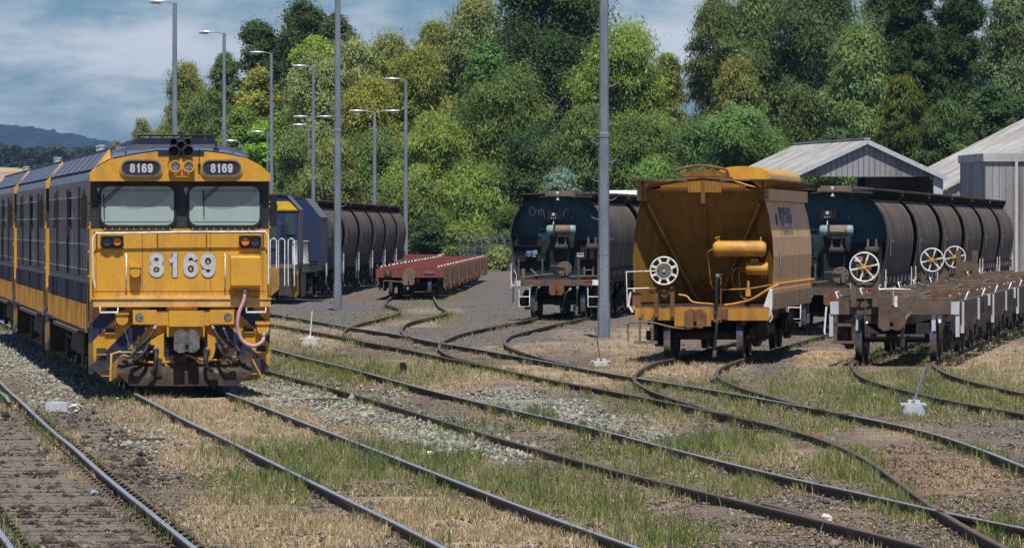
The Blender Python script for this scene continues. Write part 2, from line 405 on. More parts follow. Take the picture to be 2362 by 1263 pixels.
# ------------------------------------------------------------------ ground cover: where grass, ballast and dirt lie (set out on the ground from survey points)
COVER = {
 'green': [(1600,925,260,44,.45),(2120,905,280,52,.8),(1380,1110,330,46,.4),(850,1085,260,64,.6),(1560,1060,260,50,.4),(980,850,200,22,.45),(620,1120,160,60,.35),(770,852,190,34,1),(650,815,70,30,.7),(640,1000,70,30,.35),(610,1060,150,55,.55),(780,1070,170,50,.95),(660,1130,90,50,.75),(560,1150,70,40,.55),(900,1075,60,22,.8),
  (1090,1070,30,18,.9),(1180,1105,75,28,.9),(1270,1145,90,34,1),(1390,1185,80,30,.9),(1520,1230,130,32,.7),(1460,1100,60,30,.3),
  (1680,1032,130,32,1),(1480,1060,110,32,.75),(1600,1090,90,26,.55),(1740,1120,60,24,.9),(1790,1080,40,26,.5),(1960,1078,85,38,.95),(1330,1040,60,20,.3),
  (1930,892,190,34,.75),(2180,905,170,36,.85),(2330,930,80,40,.7),(1700,920,70,24,.6),(1830,950,60,20,.5),(1910,985,90,20,.5),(2060,1160,50,34,.9),(2130,1185,30,20,.8),
  (2320,1235,55,34,.8),(990,688,70,14,.9),(880,730,60,16,.5),(1030,735,40,14,.5),(1230,738,30,10,.8),(2330,765,40,14,1),(2010,815,36,18,.8),(2130,812,26,18,.9),
  (1255,968,40,22,.9),(960,870,60,16,.5),(1080,850,60,10,.4),(1500,880,80,16,.4),(1340,850,80,14,.35),(700,740,70,18,.3),(250,915,40,20,.5),(345,915,40,16,.5),(1000,990,200,22,.3),
  (90,965,20,16,.5),(230,1085,18,18,.6),(1040,1180,90,30,.3),(700,1215,80,30,.3),(1420,990,70,16,.3),(2200,960,150,16,.4),(1150,590,80,16,.6),(680,790,50,20,.4)],
 'dry': [(440,955,140,46,.9),(560,950,110,40,.9),(470,1040,110,50,.75),(340,1000,60,30,.5),(140,1030,60,50,.6),(200,1080,50,40,.6),(650,980,120,40,.8),(560,1200,140,60,.9),(720,1235,150,40,1),
  (960,1190,130,46,1),(1100,1225,150,42,1),(870,1150,80,30,.6),(1350,1240,120,30,.8),(720,785,90,22,.7),(900,850,170,24,.55),(1000,885,120,18,.5),(1190,860,150,20,.8),(1340,880,130,18,.7),
  (1500,842,90,22,1),(1620,850,80,20,.9),(1480,775,60,20,.8),(1430,800,60,18,.7),(1900,826,70,22,1),(2260,838,110,26,1),(2330,880,80,26,.9),(2300,800,80,14,.7),(1240,800,120,14,.5),
  (660,745,50,12,.6),(820,760,50,10,.7),(1340,770,80,10,.4),(1790,1050,70,24,.6),(1850,1060,60,24,.5),(2080,1000,90,20,.4),(1950,870,120,20,.5),(1300,985,50,14,.7),(1500,970,80,16,.5),
  (800,965,50,18,.6),(840,1000,110,20,.5),(1150,960,60,14,.3),(1130,1085,50,22,.5),(2230,1100,80,40,.3),(300,960,60,24,.4),(1480,1150,90,30,.3),(960,745,50,8,.6),(1000,715,70,10,.4),(620,770,60,22,.7)],
 'ballast': [(700,895,90,34,1),(820,945,110,36,1),(940,985,110,34,1),(1060,1020,100,30,1),(1170,1048,80,24,.8),(560,905,70,24,.9),(620,930,60,22,.7),(1160,915,90,22,.9),(1280,945,110,24,1),
  (1400,975,90,20,.9),(1490,1000,60,16,.6),(80,835,120,40,1),(170,870,110,34,1),(250,900,60,20,.6),(30,800,60,40,1),(120,930,90,30,.4),(900,900,60,20,.3),(330,1010,80,40,.3)],
 'gravel': [(1150,690,330,60,1),(760,720,160,40,1),(1050,770,200,30,.7),(1250,780,150,40,.8),(1000,640,200,40,1),(1830,850,120,24,.8),(2300,990,90,30,.8),(2340,820,60,24,.8),(700,680,100,40,1),(1700,700,400,60,.8)],
 'red': [(2200,1100,150,46,.9),(2060,1060,90,40,.5),(1860,1215,160,40,.3),(1620,1000,100,20,.2)],
 'deck': [(110,1140,240,190,1),(330,1240,80,60,1)],
 'dark': [(900,945,100,26,.7),(1010,970,80,22,.6),(90,1120,200,100,.4),(780,930,60,20,.6)],
}
TINT = dict(deck=(.085,.067,.053), soil=(.125,.095,.074), green=(.11,.1,.045), dry=(.3,.225,.15), ballast=(.22,.21,.17), gravel=(.098,.088,.08), red=(.19,.1,.058), dark=(.09,.072,.06))
def cover(px, py, kind, seed=0):
    out = np.zeros_like(px)
    for cx, cy, rx, ry, a in COVER[kind]:
        q = ((px - cx) / rx) ** 2 + ((py - cy) / ry) ** 2
        out = np.maximum(out, a * np.clip((1.6 if kind in ('green', 'dry') else 1.35) - q, 0, 1))
    return out
def val_noise(x, y, s):
    g = np.random.default_rng(s).random((97, 97)); xi = np.floor(x).astype(int); yi = np.floor(y).astype(int)
    fx = x - xi; fy = y - yi; fx = fx * fx * (3 - 2 * fx); fy = fy * fy * (3 - 2 * fy)
    a = g[xi % 97, yi % 97]; b = g[(xi + 1) % 97, yi % 97]; c = g[xi % 97, (yi + 1) % 97]; d = g[(xi + 1) % 97, (yi + 1) % 97]
    return (a * (1 - fx) + b * fx) * (1 - fy) + (c * (1 - fx) + d * fx) * fy
def to_px(x, d): return CX + x * F / d, YH + (CH - GZ) * F / d
def set_mesh(name, V, faces_n, loops, cols, mat, kind=None, smooth=False):
    me = bpy.data.meshes.new(name)
    me.vertices.add(len(V)); me.vertices.foreach_set('co', V.astype(np.float32).ravel())
    nf = len(faces_n); me.loops.add(len(loops)); me.loops.foreach_set('vertex_index', loops.astype(np.int32))
    me.polygons.add(nf); st = np.concatenate(([0], np.cumsum(faces_n)[:-1])).astype(np.int32)
    me.polygons.foreach_set('loop_start', st); me.polygons.foreach_set('loop_total', faces_n.astype(np.int32))
    if smooth: me.polygons.foreach_set('use_smooth', np.ones(nf, bool))
    if cols is not None:
        at_ = me.color_attributes.new('tint', 'FLOAT_COLOR', 'POINT')
        at_.data.foreach_set('color', np.concatenate([cols, np.ones((len(cols), 1))], 1).astype(np.float32).ravel())
    me.update(calc_edges=True); me.materials.append(M[mat])
    o = bpy.data.objects.new(name, me); COL.objects.link(o)
    if kind: o['kind'] = kind
    return o
def grid_faces(nx, ny):
    i = np.arange(nx * ny).reshape(ny, nx)
    return np.stack([i[:-1, :-1], i[:-1, 1:], i[1:, 1:], i[1:, :-1]], -1).reshape(-1)
ys = np.concatenate([np.array([-300., -80., 0, 20, 35]), np.arange(45, 160, .45), np.arange(160, 320, 1.5), np.arange(320, 700, 12), np.geomspace(700, 8000, 20)])
xs = np.concatenate([-np.geomspace(5000, 50, 14), np.arange(-44, 44.1, .5), np.geomspace(50, 5000, 14)])
GX, GY = np.meshgrid(xs, ys)
gx, gy = GX.ravel(), GY.ravel(); gd = np.maximum(gy, 20)
px, py = to_px(gx, gd)
near = np.clip((420 - gy) / 120, 0, 1) * (gy > 40)
deckm = 1 - np.clip(cover(px, py, 'deck') * 1.6, 0, 1)
z = GZ + near * deckm * ((val_noise(gx * .55 + 200, gy * .55 + 300, 1) - .5) * .06 + (val_noise(gx * 1.9 + 200, gy * 1.9, 2) - .5) * .045 - .015)
col = np.tile(np.array(TINT['soil']), (len(gx), 1))
wob = 26 * (val_noise(gx * .8 + 99, gy * .35 + 50, 5) - .5)
for k in ('gravel', 'red', 'dark', 'deck', 'ballast', 'dry', 'green'):
    m_ = np.clip(cover(px + wob * 2, py + wob * .5, k) * (1.0 if k != 'green' else .75), 0, 1)[:, None]
    col = col * (1 - m_) + np.array(TINT[k]) * m_
far = np.clip((gy - 400) / 200, 0, 1)[:, None]
col = col * (1 - far) + np.array((.24, .17, .11)) * far
nx, ny = len(xs), len(ys); fl = grid_faces(nx, ny)
set_mesh('ground', np.stack([gx, gy, z], 1), np.full(len(fl) // 4, 4), fl, col, 'ground_mat', 'structure', True)

# ------------------------------------------------------------------ tracks
RAILS = []
def sweep(mb, pts, dull=False, k=5):
    P = catmull(pts, k)
    RAILS.append([p.copy() for p in P])
    prof = [(-.07,-.165),(-.07,-.145),(-.012,-.12),(-.012,-.045),(-.036,-.035),(-.036,-.008),(-.026,0),(.026,0),(.036,-.008),(.036,-.035),(.012,-.045),(.012,-.12),(.07,-.145),(.07,-.165)]
    n_ = len(prof); vs = []
    for i, p in enumerate(P):
        t = P[min(i + 1, len(P) - 1)] - P[max(i - 1, 0)]; t.z = 0; t.normalize(); a = Vector((t.y, -t.x, 0))
        for u, h in prof: vs.append((p.x + a.x * u, p.y + a.y * u, p.z + h))
    o = len(mb.v); mb.v += vs
    for i in range(len(P) - 1):
        for j in range(n_ - 1):
            mb.f.append([o + i * n_ + j, o + i * n_ + j + 1, o + (i + 1) * n_ + j + 1, o + (i + 1) * n_ + j])
            mb.m.append(1 if j == 6 else 0); mb.s.append(False)
    for i in (0, len(P) - 1):
        mb.f.append([o + i * n_ + j for j in range(n_)]); mb.m.append(0); mb.s.append(False)
def smooth_pts(pix, passes=2):
    P = [gp(*p) for p in pix]
    for _ in range(passes):
        P = [P[0]] + [P[i] * .5 + (P[i - 1] + P[i + 1]) * .25 if (P[i+1]-P[i-1]).length < 14 else P[i] for i in range(1, len(P) - 1)] + [P[-1]]
    return P
def rail(pix, par, dull=False, extra=None, name='rail', passes=1, lift=0):
    P = smooth_pts(pix, passes) if pix and not isinstance(pix[0], Vector) else pix
    if lift:
        P = [p + Vector((0, 0, lift)) for p in P]
    mb = MB(); sweep(mb, P, dull)
    return mb.build(name, ['rail_web', 'rail_dull' if dull else 'rail_head'], par)
def track(label): return root('railway_track', (0, 0, 0), 0, label, 'railway track')
TA = track('curving track with ridged timber sleepers showing, beside the white cable boxes')
ra = [(-60,815),(0,880),(53,929),(116,988),(168,1030),(224,1081),(281,1129),(337,1171),(396,1220),(447,1263),(560,1345)]
rail(ra, TA)
Pa = smooth_pts(ra, 2); leftp = []
for i, p in enumerate(Pa):
    t = (Pa[min(i + 1, len(Pa) - 1)] - Pa[max(i - 1, 0)]); t.normalize(); leftp.append(p + Vector((t.y, -t.x, 0)) * 1.56)
rail(leftp, TA)
cl = MB(); Q = catmull(Pa, 24); acc = 0; lastp = Q[0]; sl_mesh = None; k_ = 0
for i in range(1, len(Q)):
    acc += (Q[i] - lastp).length; lastp = Q[i]
    if acc < .6 or Q[i].y > 100: continue
    acc = 0; t = (Q[i] - Q[i - 1]).normalized(); a = Vector((t.y, -t.x, 0)); c = Q[i] + a * .75
    rot = math.atan2(a.y, a.x)
    if k_ < 96:
        if sl_mesh is None:
            b_ = MB(); b_.prism([(-.125, -.3), (-.14, -.1), (-.13, -.082), (.13, -.082), (.14, -.1), (.125, -.3)], 'x', -1.0, .98)
            o_ = b_.build('sleeper', 'sleeper', TA); sl_mesh = o_
        else: o_ = sl_mesh.copy(); COL.objects.link(o_)
        o_.location = (c.x, c.y, random.uniform(-.014, .01)); o_.rotation_euler[2] = rot + random.uniform(-.02, .02); k_ += 1
    for base in (Q[i], Q[i] + a * 1.5):
        for sgn in (-1, 1):
            e = base + a * sgn * .1
            cl.tube([e + t * (-.06) + Vector((0, 0, -.08)), e + t * -.03 + a * sgn * .05 + Vector((0, 0, -.035)), e + t * .02 + Vector((0, 0, -.05)), e + t * .06 + a * sgn * .05 + Vector((0, 0, -.03)), e + t * .08 + a * sgn * .08 + Vector((0, 0, -.08))], .011, 5)
cl.build('rail_clip', 'flat_brown', TA)
rail([(-70,862),(-20,895),(0,903),(14,914),(22,926)], TA, passes=0)
TB = track('track the yellow locomotive stands on, running to the bottom edge through tall grass')
yaw = R(5.95); lx, ld = -5.457, 109.0
def lt(off, y): return Vector((lx + math.sin(-yaw) * y + math.cos(yaw) * off, ld + math.cos(yaw) * y + math.sin(yaw) * off * 1, 0))
bl = smooth_pts([(351,925),(421,964),(491,997),(561,1032),(631,1067),(701,1100),(768,1135),(835,1168),(903,1199),(971,1233),(1028,1263),(1130,1320)], 2)
br = smooth_pts([(526,904),(596,932),(666,960),(737,987),(802,1011),(903,1051),(1005,1090),(1106,1130),(1208,1169),(1310,1207),(1411,1241),(1479,1263),(1600,1310)], 2)
def back(off): return [lt(off, y) for y in (150, 110, 80, 60, 45, 30, 20, 10)]
rail(back(-.75) + [lt(-.75, 3)] + bl[1:], TB); rail(back(.75) + [lt(.75, 3)] + br[1:], TB)
TCk = track('track through the grey ballast beside the yellow locomotive, one rail bright and one dull')
rail([(560,838),(687,873),(774,896),(865,921),(948,946),(1018,969),(1088,990),(1157,1010),(1227,1030),(1297,1050),(1377,1073),(1420,1083),(1522,1109),(1644,1138),(1767,1167),(1889,1197),(2011,1227),(2153,1263),(2300,1302)], TCk, True, passes=2)
cr = [(520,780),(628,804),(704,824),(809,849),(879,868),(948,887),(1018,906),(1123,931),(1227,954),(1332,977),(1400,994),(1522,1027),(1644,1058),(1767,1088),(1848,1107),(1929,1124),(2011,1141),(2072,1156),(2166,1177),(2198,1183),(2255,1196),(2362,1216),(2460,1236)]
rail(cr, TCk, passes=1)
g_ = MB(); sweep(g_, [gp(*p) + Vector((.0, 0, -.01)) for p in [(1762,1156),(1800,1166),(1850,1180),(1909,1198)]]); g_.build('check_rail', ['rail_web', 'rail_dull'], TCk)
TD = track('long track that all the yard switches branch from')
rail([(500,722),(624,746),(704,760),(795,777),(865,791),(948,807),(1018,822),(1123,843),(1227,866),(1297,880),(1400,899),(1522,922),(1628,944),(1726,966),(1807,984),(1905,1012),(1982,1045),(2031,1077),(2072,1110),(2125,1147),(2166,1177),(2239,1221),(2320,1262),(2420,1310)], TD, True)
rail([(560,712),(701,735),(795,752),(914,770),(1011,788),(1123,808),(1227,827),(1332,846),(1400,859),(1461,870),(1583,888),(1665,902),(1738,915),(1832,932),(1929,950),(2011,966),(2092,983),(2174,1003),(2255,1031),(2362,1074),(2460,1115)], TD)
TE = track('rusty siding curving to the graffitied dark tank wagon with the teal end')
e1 = [Vector((1.333 - .75 + .096 * (y - 198), y, 0)) for y in (290, 250, 225, 205)]
e2 = [Vector((1.333 + .75 + .096 * (y - 198), y, 0)) for y in (290, 250, 225, 208)]
def ext(base, pix): return base + smooth_pts(pix, 0)
rail(ext(e1, [(1206,739),(1160,748),(1123,755),(1085,763),(1053,772),(1022,786),(1013,797),(1018,808),(1045,822),(1085,832),(1150,848)]), TE, True)
rail(ext(e2, [(1335,735),(1262,751),(1192,769),(1171,778),(1164,788),(1175,800),(1210,813),(1262,828),(1330,843)]), TE, True)
TF = track('rusty siding with grass leading to the red flat wagons')
f1 = [Vector((-3.93 - .75 + .015 * (y - 255), y, 0)) for y in (350, 310, 280, 258)]
f2 = [Vector((-3.93 + .75 + .015 * (y - 255), y, 0)) for y in (350, 310, 280, 262)]
rail(ext(f1, [(890,699),(919,711),(917,722),(875,734),(826,746),(799,757),(793,768),(806,778),(840,787),(900,798)]), TF, True)
rail(ext(f2, [(1011,704),(1029,715),(1023,724),(994,731),(948,741),(931,751),(926,762),(938,773),(975,783),(1040,795)]), TF, True)
TH = track('rusty siding curving to the yellow hopper wagon')
h1 = [Vector((4.55 - .75 + .108 * (y - 143), y, 0)) for y in (290, 240, 200, 175, 155)]
h2 = [Vector((4.55 + .75 + .108 * (y - 143), y, 0)) for y in (290, 240, 200, 175, 155)]
rail(ext(h1, [(1571,822),(1520,832),(1486,846),(1465,862),(1465,877),(1498,898),(1543,915),(1604,933),(1685,957),(1740,970)]), TH, True)
rail(ext(h2, [(1807,799),(1718,825),(1669,843),(1653,858),(1665,873),(1710,893),(1767,910),(1824,926),(1909,947),(1960,956)]), TH, True)
TG = track('grassy track under the brown flat wagons and beside the leaning point lever')
q1 = [Vector((7.73 - .75 + .114 * (y - 134), y, 0)) for y in (280, 220, 180, 160, 145, 137)]
q2 = [Vector((7.73 + .75 + .114 * (y - 134), y, 0)) for y in (280, 220, 180, 160, 145, 137)]
rail(ext(q1, [(1966,836),(1970,850),(1985,866),(2030,884),(2092,900),(2174,919),(2276,938),(2362,953),(2460,970)]), TG, True)
rail(ext(q2, [(2153,836),(2162,848),(2194,864),(2255,882),(2316,896),(2362,906),(2460,926)]), TG, True)

# ------------------------------------------------------------------ ballast stones, grass
def scatter(n_, y0, y1, pw=2.0):
    """points on the ground, thinning out with distance"""
    u = rng.random(n_); d = 1 / (1 / y0 + u * (1 / y1 - 1 / y0)) if pw == 2 else y0 + u * (y1 - y0)
    x = (rng.random(n_) - .5) * 2 * (.0772 * d * 1.12 + 1.2)
    return x, d
def stones(name, n_, y0, y1, weight, size, tints, base_z=GZ):
    x, d = scatter(n_, y0, y1); px, py = to_px(x, d)
    keep = rng.random(n_) < weight(px + 40 * (val_noise(x * .8 + 99, d * .35 + 50, 5) - .5), py + 14 * (val_noise(x * .9 + 30, d * .3 + 10, 6) - .5))
    x, d = x[keep], d[keep]; m = len(x); s = size * np.exp(rng.normal(0, .38, m))
    B = np.array([(1,0,0),(-1,0,0),(0,1,0),(0,-1,0),(0,0,1),(0,0,-1)], float)
    V = B[None] * (1 + rng.normal(0, .28, (m, 6, 1))) + rng.normal(0, .22, (m, 6, 3))
    th = rng.random(m) * 6.283; c_, s_ = np.cos(th), np.sin(th)
    X = V[..., 0] * c_[:, None] - V[..., 1] * s_[:, None]; Y = V[..., 0] * s_[:, None] + V[..., 1] * c_[:, None]
    V = np.stack([X, Y, V[..., 2] * .7], -1) * s[:, None, None] + np.stack([x, d, base_z + s * .2], 1)[:, None]
    T = np.array([(0,2,4),(2,1,4),(1,3,4),(3,0,4),(2,0,5),(1,2,5),(3,1,5),(0,3,5)])
    L = (T[None] + (np.arange(m) * 6)[:, None, None]).reshape(-1)
    cols = np.repeat(np.array(tints)[rng.integers(0, len(tints), m)] * rng.uniform(.7, 1.2, (m, 1)), 6, 0)
    return set_mesh(name, V.reshape(-1, 3), np.full(m * 8, 3), L, cols, 'stone_mat', 'stuff')
stones('ballast', 150000, 58, 190, lambda a, b: np.clip(cover(a, b, 'ballast') * 1.1, 0, 1), .027, [(.25,.24,.195),(.2,.195,.165),(.29,.275,.22),(.15,.145,.125)])
stones('gravel', 230000, 57, 320, lambda a, b: .36 * (1 - .8 * np.clip(cover(a, b, 'ballast') + .65 * cover(a, b, 'dry') + .65 * cover(a, b, 'green') + .9 * cover(a, b, 'deck'), 0, 1)), .0145, [(.15,.12,.095),(.1,.082,.07),(.2,.155,.12),(.07,.062,.056),(.24,.19,.145)])

stones('clinker', 90000, 57, 110, lambda a, b: np.clip(cover(a, b, 'deck') * 2, 0, 1) * .9 * (rng.random(len(a)) < .12), .02, [(.06,.05,.042),(.09,.07,.056),(.04,.035,.03),(.14,.11,.085)])
def clump_w(a, b): return np.clip(cover(a, b, 'deck') * 2, 0, 1) * np.clip((val_noise(a * .045 + 10, b * .16 + 3, 51) - .56) * 6, 0, 1)
stones('ash', 60000, 57, 105, clump_w, .026, [(.045,.038,.033),(.07,.056,.046),(.03,.027,.024)])
def grass(name, n_, y0, y1, weight, h0, wd, tints, lean=.5, pts=None):
    x, d = scatter(n_, y0, y1) if pts is None else pts
    n_ = len(x); px, py = to_px(x, d)
    cl_ = val_noise(x * 1.6 + 300, d * 1.1 + 80, 9)
    wgt = weight(px + 50 * (val_noise(x * .8 + 99, d * .3 + 50, 5) - .5), py + 22 * (val_noise(x * .9 + 30, d * .25 + 10, 6) - .5))
    keep = rng.random(n_) < wgt * np.clip((cl_ - .18) * 3.2, .12, 1)
    x, d, cl_, wgt = x[keep], d[keep], cl_[keep], wgt[keep]; m = len(x)
    # tuft: pull part of the blades together
    tx = np.round(x * 3.2) / 3.2 + (val_noise(np.round(x * 3.2) * 7.3 + 900, np.round(d * 2.2) * 3.1, 12) - .5) * .3; ty = np.round(d * 2.2) / 2.2
    pull = rng.random(m) * .5; x = x * (1 - pull) + tx * pull; d = d * (1 - pull) + ty * pull
    h = h0 * rng.uniform(.35, 1.25, m) * (.55 + .75 * cl_) * (.45 + .55 * np.clip(wgt, 0, 1)) * (1 + .35 * (rng.random(m) < .06))
    th = rng.random(m) * 6.283; ln = rng.random(m) ** 1.3 * lean + .08
    dx, dy = np.cos(th), np.sin(th); ph = rng.random(m) * 6.283; wx, wy = np.cos(ph) * wd, np.sin(ph) * wd
    b = np.stack([x, d, np.full(m, GZ - .03)], 1); W = np.stack([wx, wy, 0 * wx], 1) * rng.uniform(.6, 1.2, (m, 1))
    D = np.stack([dx, dy, 0 * dx], 1); U = np.array([0, 0, 1.])
    mid = b + D * (h * ln * .35)[:, None] + U * (h * .58)[:, None]; tip = b + D * (h * ln)[:, None] + U * (h * (1 - .35 * ln))[:, None]
    V = np.stack([b - W, b + W, mid - W * .75, mid + W * .75, tip], 1).reshape(-1, 3)
    o = (np.arange(m) * 5)[:, None]
    L = np.concatenate([o + np.array([0, 1, 3, 2]), o + np.array([2, 3, 4])], 1).reshape(-1); fn = np.tile([4, 3], m)
    T = np.array(tints); pick = T[np.clip((rng.random(m) * .55 + .45 * val_noise(x * .45 + 40, d * .12 + 70, 14)) * len(T), 0, len(T) - 1).astype(int)]
    cols = np.repeat(pick * rng.uniform(.6, 1.3, (m, 1)), 5, 0)
    return set_mesh(name, V, fn, L, cols, 'blade_mat', 'stuff')
grass('green_grass', 900000, 57, 330, lambda a, b: cover(a, b, 'green') * .95 + .06 * (b > 790) * (1 - .7 * np.clip(cover(a, b, 'ballast') + cover(a, b, 'deck'), 0, 1)), .148, .0052, [(.055,.1,.024),(.085,.145,.03),(.13,.195,.042),(.2,.24,.06),(.26,.26,.09),(.36,.3,.15),(.12,.18,.04)], .6)
grass('tall_grass', 240000, 57, 200, lambda a, b: np.clip(cover(a, b, 'green') * .9 + .06, 0, 1) * np.clip((val_noise(a * .03 + 7, b * .09 + 5, 61) - .5) * 5, 0, 1), .3, .0042, [(.06,.1,.04),(.085,.13,.05),(.13,.17,.06),(.2,.19,.09)], .75)
grass('dry_grass', 1300000, 57, 330, lambda a, b: np.clip(cover(a, b, 'dry') * .95 + cover(a, b, 'green') * .5 + .09 * (1 - np.clip(cover(a, b, 'ballast') + .8 * cover(a, b, 'deck'), 0, 1)) * (b > 760), 0, 1), .105, .0048, [(.3,.22,.13),(.44,.34,.21),(.56,.45,.3),(.4,.31,.18),(.33,.28,.14)], .95)

# grass that crowds up against the rails where nothing rolls over it
ex, ed_ = [], []
for rp_ in RAILS:
    for a, b in zip(rp_[:-1], rp_[1:]):
        m_ = (a + b) / 2
        if not 57 < m_.y < 230 or abs(m_.x) > .085 * m_.y: continue
        k_ = int((b - a).length * min(60, 60 * (95 / m_.y) ** 1.2)); t_ = rng.random(k_); sd = np.where(rng.random(k_) < .5, -1, 1) * (.05 + np.abs(rng.normal(0, .1, k_)))
        dv = (b - a).normalized(); ex.append(a.x + (b.x - a.x) * t_ + dv.y * sd); ed_.append(a.y + (b.y - a.y) * t_ - dv.x * sd)
ex, ed_ = np.concatenate(ex), np.concatenate(ed_)
def along(x, d, s): return np.clip((val_noise(x * .5 + 31, d * .22 + 17, s) - .42) * 5, 0, 1)
kp = rng.random(len(ex)) < along(ex, ed_, 71); grass('rail_side_grass', 0, 0, 0, lambda a, b: np.ones(len(a)), .13, .0052, [(.3,.22,.13),(.44,.34,.21),(.5,.4,.26),(.36,.28,.16),(.2,.2,.08)], .8, (ex[kp], ed_[kp]))
kp = rng.random(len(ex)) < along(ex, ed_, 72) * .8; grass('rail_side_weeds', 0, 0, 0, lambda a, b: np.ones(len(a)), .19, .0052, [(.06,.1,.03),(.09,.14,.035),(.13,.18,.045),(.18,.2,.07)], .65, (ex[kp], ed_[kp]))

# taller weeds, one by one
def weed_mesh(seed, h=.34, n_=9):
    r_ = random.Random(seed); mb = MB()
    for i in range(n_):
        a = r_.random() * 6.28; ln = r_.uniform(.1, .42); hh = h * r_.uniform(.6, 1.1)
        pts = [(math.cos(a) * ln * hh * t * t, math.sin(a) * ln * hh * t * t, hh * t) for t in (0, .35, .7, 1)]
        mb.tube(pts, [.006, .005, .004, .002], 4, 0)
        for k in range(16):
            t = r_.uniform(.15, 1); b = r_.random() * 6.28; c = Vector((math.cos(a) * ln * hh * t * t, math.sin(a) * ln * hh * t * t, hh * t))
            e = Vector((math.cos(b), math.sin(b), r_.uniform(.3, 1.1))).normalized() * r_.uniform(.03, .065); s_ = Vector((-e.y, e.x, 0)).normalized() * .009
            mb.add([c, c + e * .5 + s_, c + e, c + e * .5 - s_], [(0, 1, 2, 3)], 0)
    return mb
pm('weed_green', (.07, .125, .04), .7, c2=(.12, .16, .06), scale=5, fine=.3)
wspec = [(262,918,.42,'before the left corner of the yellow locomotive'),(352,905,.36,'under the snowplough of the yellow locomotive, the smaller one'),(455,912,.4,'under the middle of the yellow locomotive'),
 (760,945,.7,'thin and leaning, in the grey ballast before the dull rail'),(890,915,.5,'against the dull rail in the ballast'),(1255,980,.45,'beside the bright rail with the ballast behind'),(2200,1083,.2,'round and alone on the red dirt'),
 (2035,1075,.3,'tall and dark beside the red dirt'),(2065,1078,.28,'slim, second from the curving rail on the red dirt'),(1940,1120,.36,'bushy, inside the bend of the curving rail'),(1345,1090,.3,'by the rail in the lower middle'),
 (2108,1045,.16,'small and single, beyond the curving rail'),(1325,1078,.28,'beside the rail above the green strip'),(2150,1185,.3,'in the crossing where two rails meet'),(235,1090,.25,'against the inner side of the rail with the ridged sleepers'),(1960,1250,.14,'sprouting at the bottom edge between two rails')]
wm = [weed_mesh(i, 1.0, 7 + i % 3 * 3).build('weed', 'weed_green') for i in range(3)]
for i, (a, b, h_, tx_) in enumerate(wspec):
    o_ = wm[i] if i < 3 else wm[i % 3].copy()
    if i >= 3: COL.objects.link(o_)
    p = gp(a, b, GZ); o_.location = (p.x, p.y, GZ - .02); s_ = h_; o_.scale = (s_ * .8, s_ * .8, s_); o_.rotation_euler[2] = i * 1.3
    tag(o_, 'green weed ' + tx_, 'weed', 'weeds between the rails')
# ------------------------------------------------------------------ yellow and navy locomotive
def L(px, py): return ((px - 414) / 140.4, 2.75 + (YH - py) / 140.4)
def add_bogie(par, yc, axles=(-.9, .9), wr=.46, heavy=False):
    b = MB(); hw = 1.02; e = max(axles) + .5
    for s in (-1, 1):
        b.prism([(yc - e, .62), (yc - e, .42), (yc - e + .35, .36), (yc - .3, .22), (yc + .3, .22), (yc + e - .35, .36), (yc + e, .42), (yc + e, .62), (yc + .4, .8), (yc - .4, .8)], 'x', s * hw - .06, s * hw + .06)
        for a in axles:
            b.box(s * (hw + .06) - .05, s * (hw + .06) + .06, yc + a - .17, yc + a + .17, .32, .62)
            b.cyl((s * (hw - .02), yc + a, wr), (s * (hw + .2), yc + a, wr), .1, 12)
        for k in (-.14, .14):
            b.cyl((s * (hw + .04), yc + k, .3), (s * (hw + .04), yc + k, .66), .07, 8)
        if heavy:
            b.box(s * 1.2 - .05, s * 1.2 + .05, yc - .25, yc + .1, .25, .75); b.tube([(s * 1.16, yc - e, .55), (s * 1.22, yc, .7), (s * 1.16, yc + e, .55)], .03, 6)
    b.box(-hw, hw, yc - .2, yc + .2, .45, .75)
    for a in axles: b.cyl((-.72, yc + a, wr), (.72, yc + a, wr), .09, 10)
    bo = b.build('bogie', 'grime', par)
    for a in axles:
        for s in (-1, 1):
            w = MB()
            w.tube([(s * .69, yc + a, wr), (s * .69 + s * .001, yc + a, wr)], [wr + .03, wr + .03], 28, 1)
            w.tube([(s * .685, yc + a, wr), (s * .715, yc + a, wr), (s * .717, yc + a, wr), (s * .825, yc + a, wr)], [wr + .028, wr + .028, wr, wr - .006], 28, 1, True, False)
            w.tube([(s * .69, yc + a, wr), (s * .68, yc + a, wr)], [wr - .06, wr - .06], 24, 0)
            w.tube([(s * .826, yc + a, wr), (s * .832, yc + a, wr)], [wr - .07, wr - .07], 24, 0)
            w.build('wheel', ['grime', 'steel_bright'], bo)
    return bo
def coupler(par, x, y, z, mat='rust', s=1.0):
    b = MB()
    b.box(x - .09 * s, x + .09 * s, y, y + .5, z - .1 * s, z + .1 * s)
    b.prism([(x - .21 * s, z - .13 * s), (x - .12 * s, z - .19 * s), (x - .03 * s, z - .17 * s), (x - .03 * s, z + .17 * s), (x - .08 * s, z + .2 * s), (x - .2 * s, z + .14 * s)], 'y', y - .2, y + .05)
    b.prism([(x + .03 * s, z - .17 * s), (x + .13 * s, z - .18 * s), (x + .21 * s, z - .11 * s), (x + .21 * s, z + .1 * s), (x + .13 * s, z + .19 * s), (x + .05 * s, z + .2 * s)], 'y', y - .16, y + .05)
    b.box(x - .04 * s, x + .04 * s, y - .06, y + .02, z - .05 * s, z + .06 * s)
    b.box(x - .17 * s, x + .17 * s, y - .02, y + .12, z - .16 * s, z + .16 * s)
    return b.build('coupler', mat, par)
def hose(par, pts, r=.026, mat='rubber', name='brake_hose', ends=True):
    b = MB(); P = catmull(pts, 5); b.tube(P, r, 8, 0)
    if ends:
        for q in (P[:3], P[-3:]): b.tube(q, r * 1.5, 8, 1)
    return b.build(name, [mat, 'steel_grey'], par)
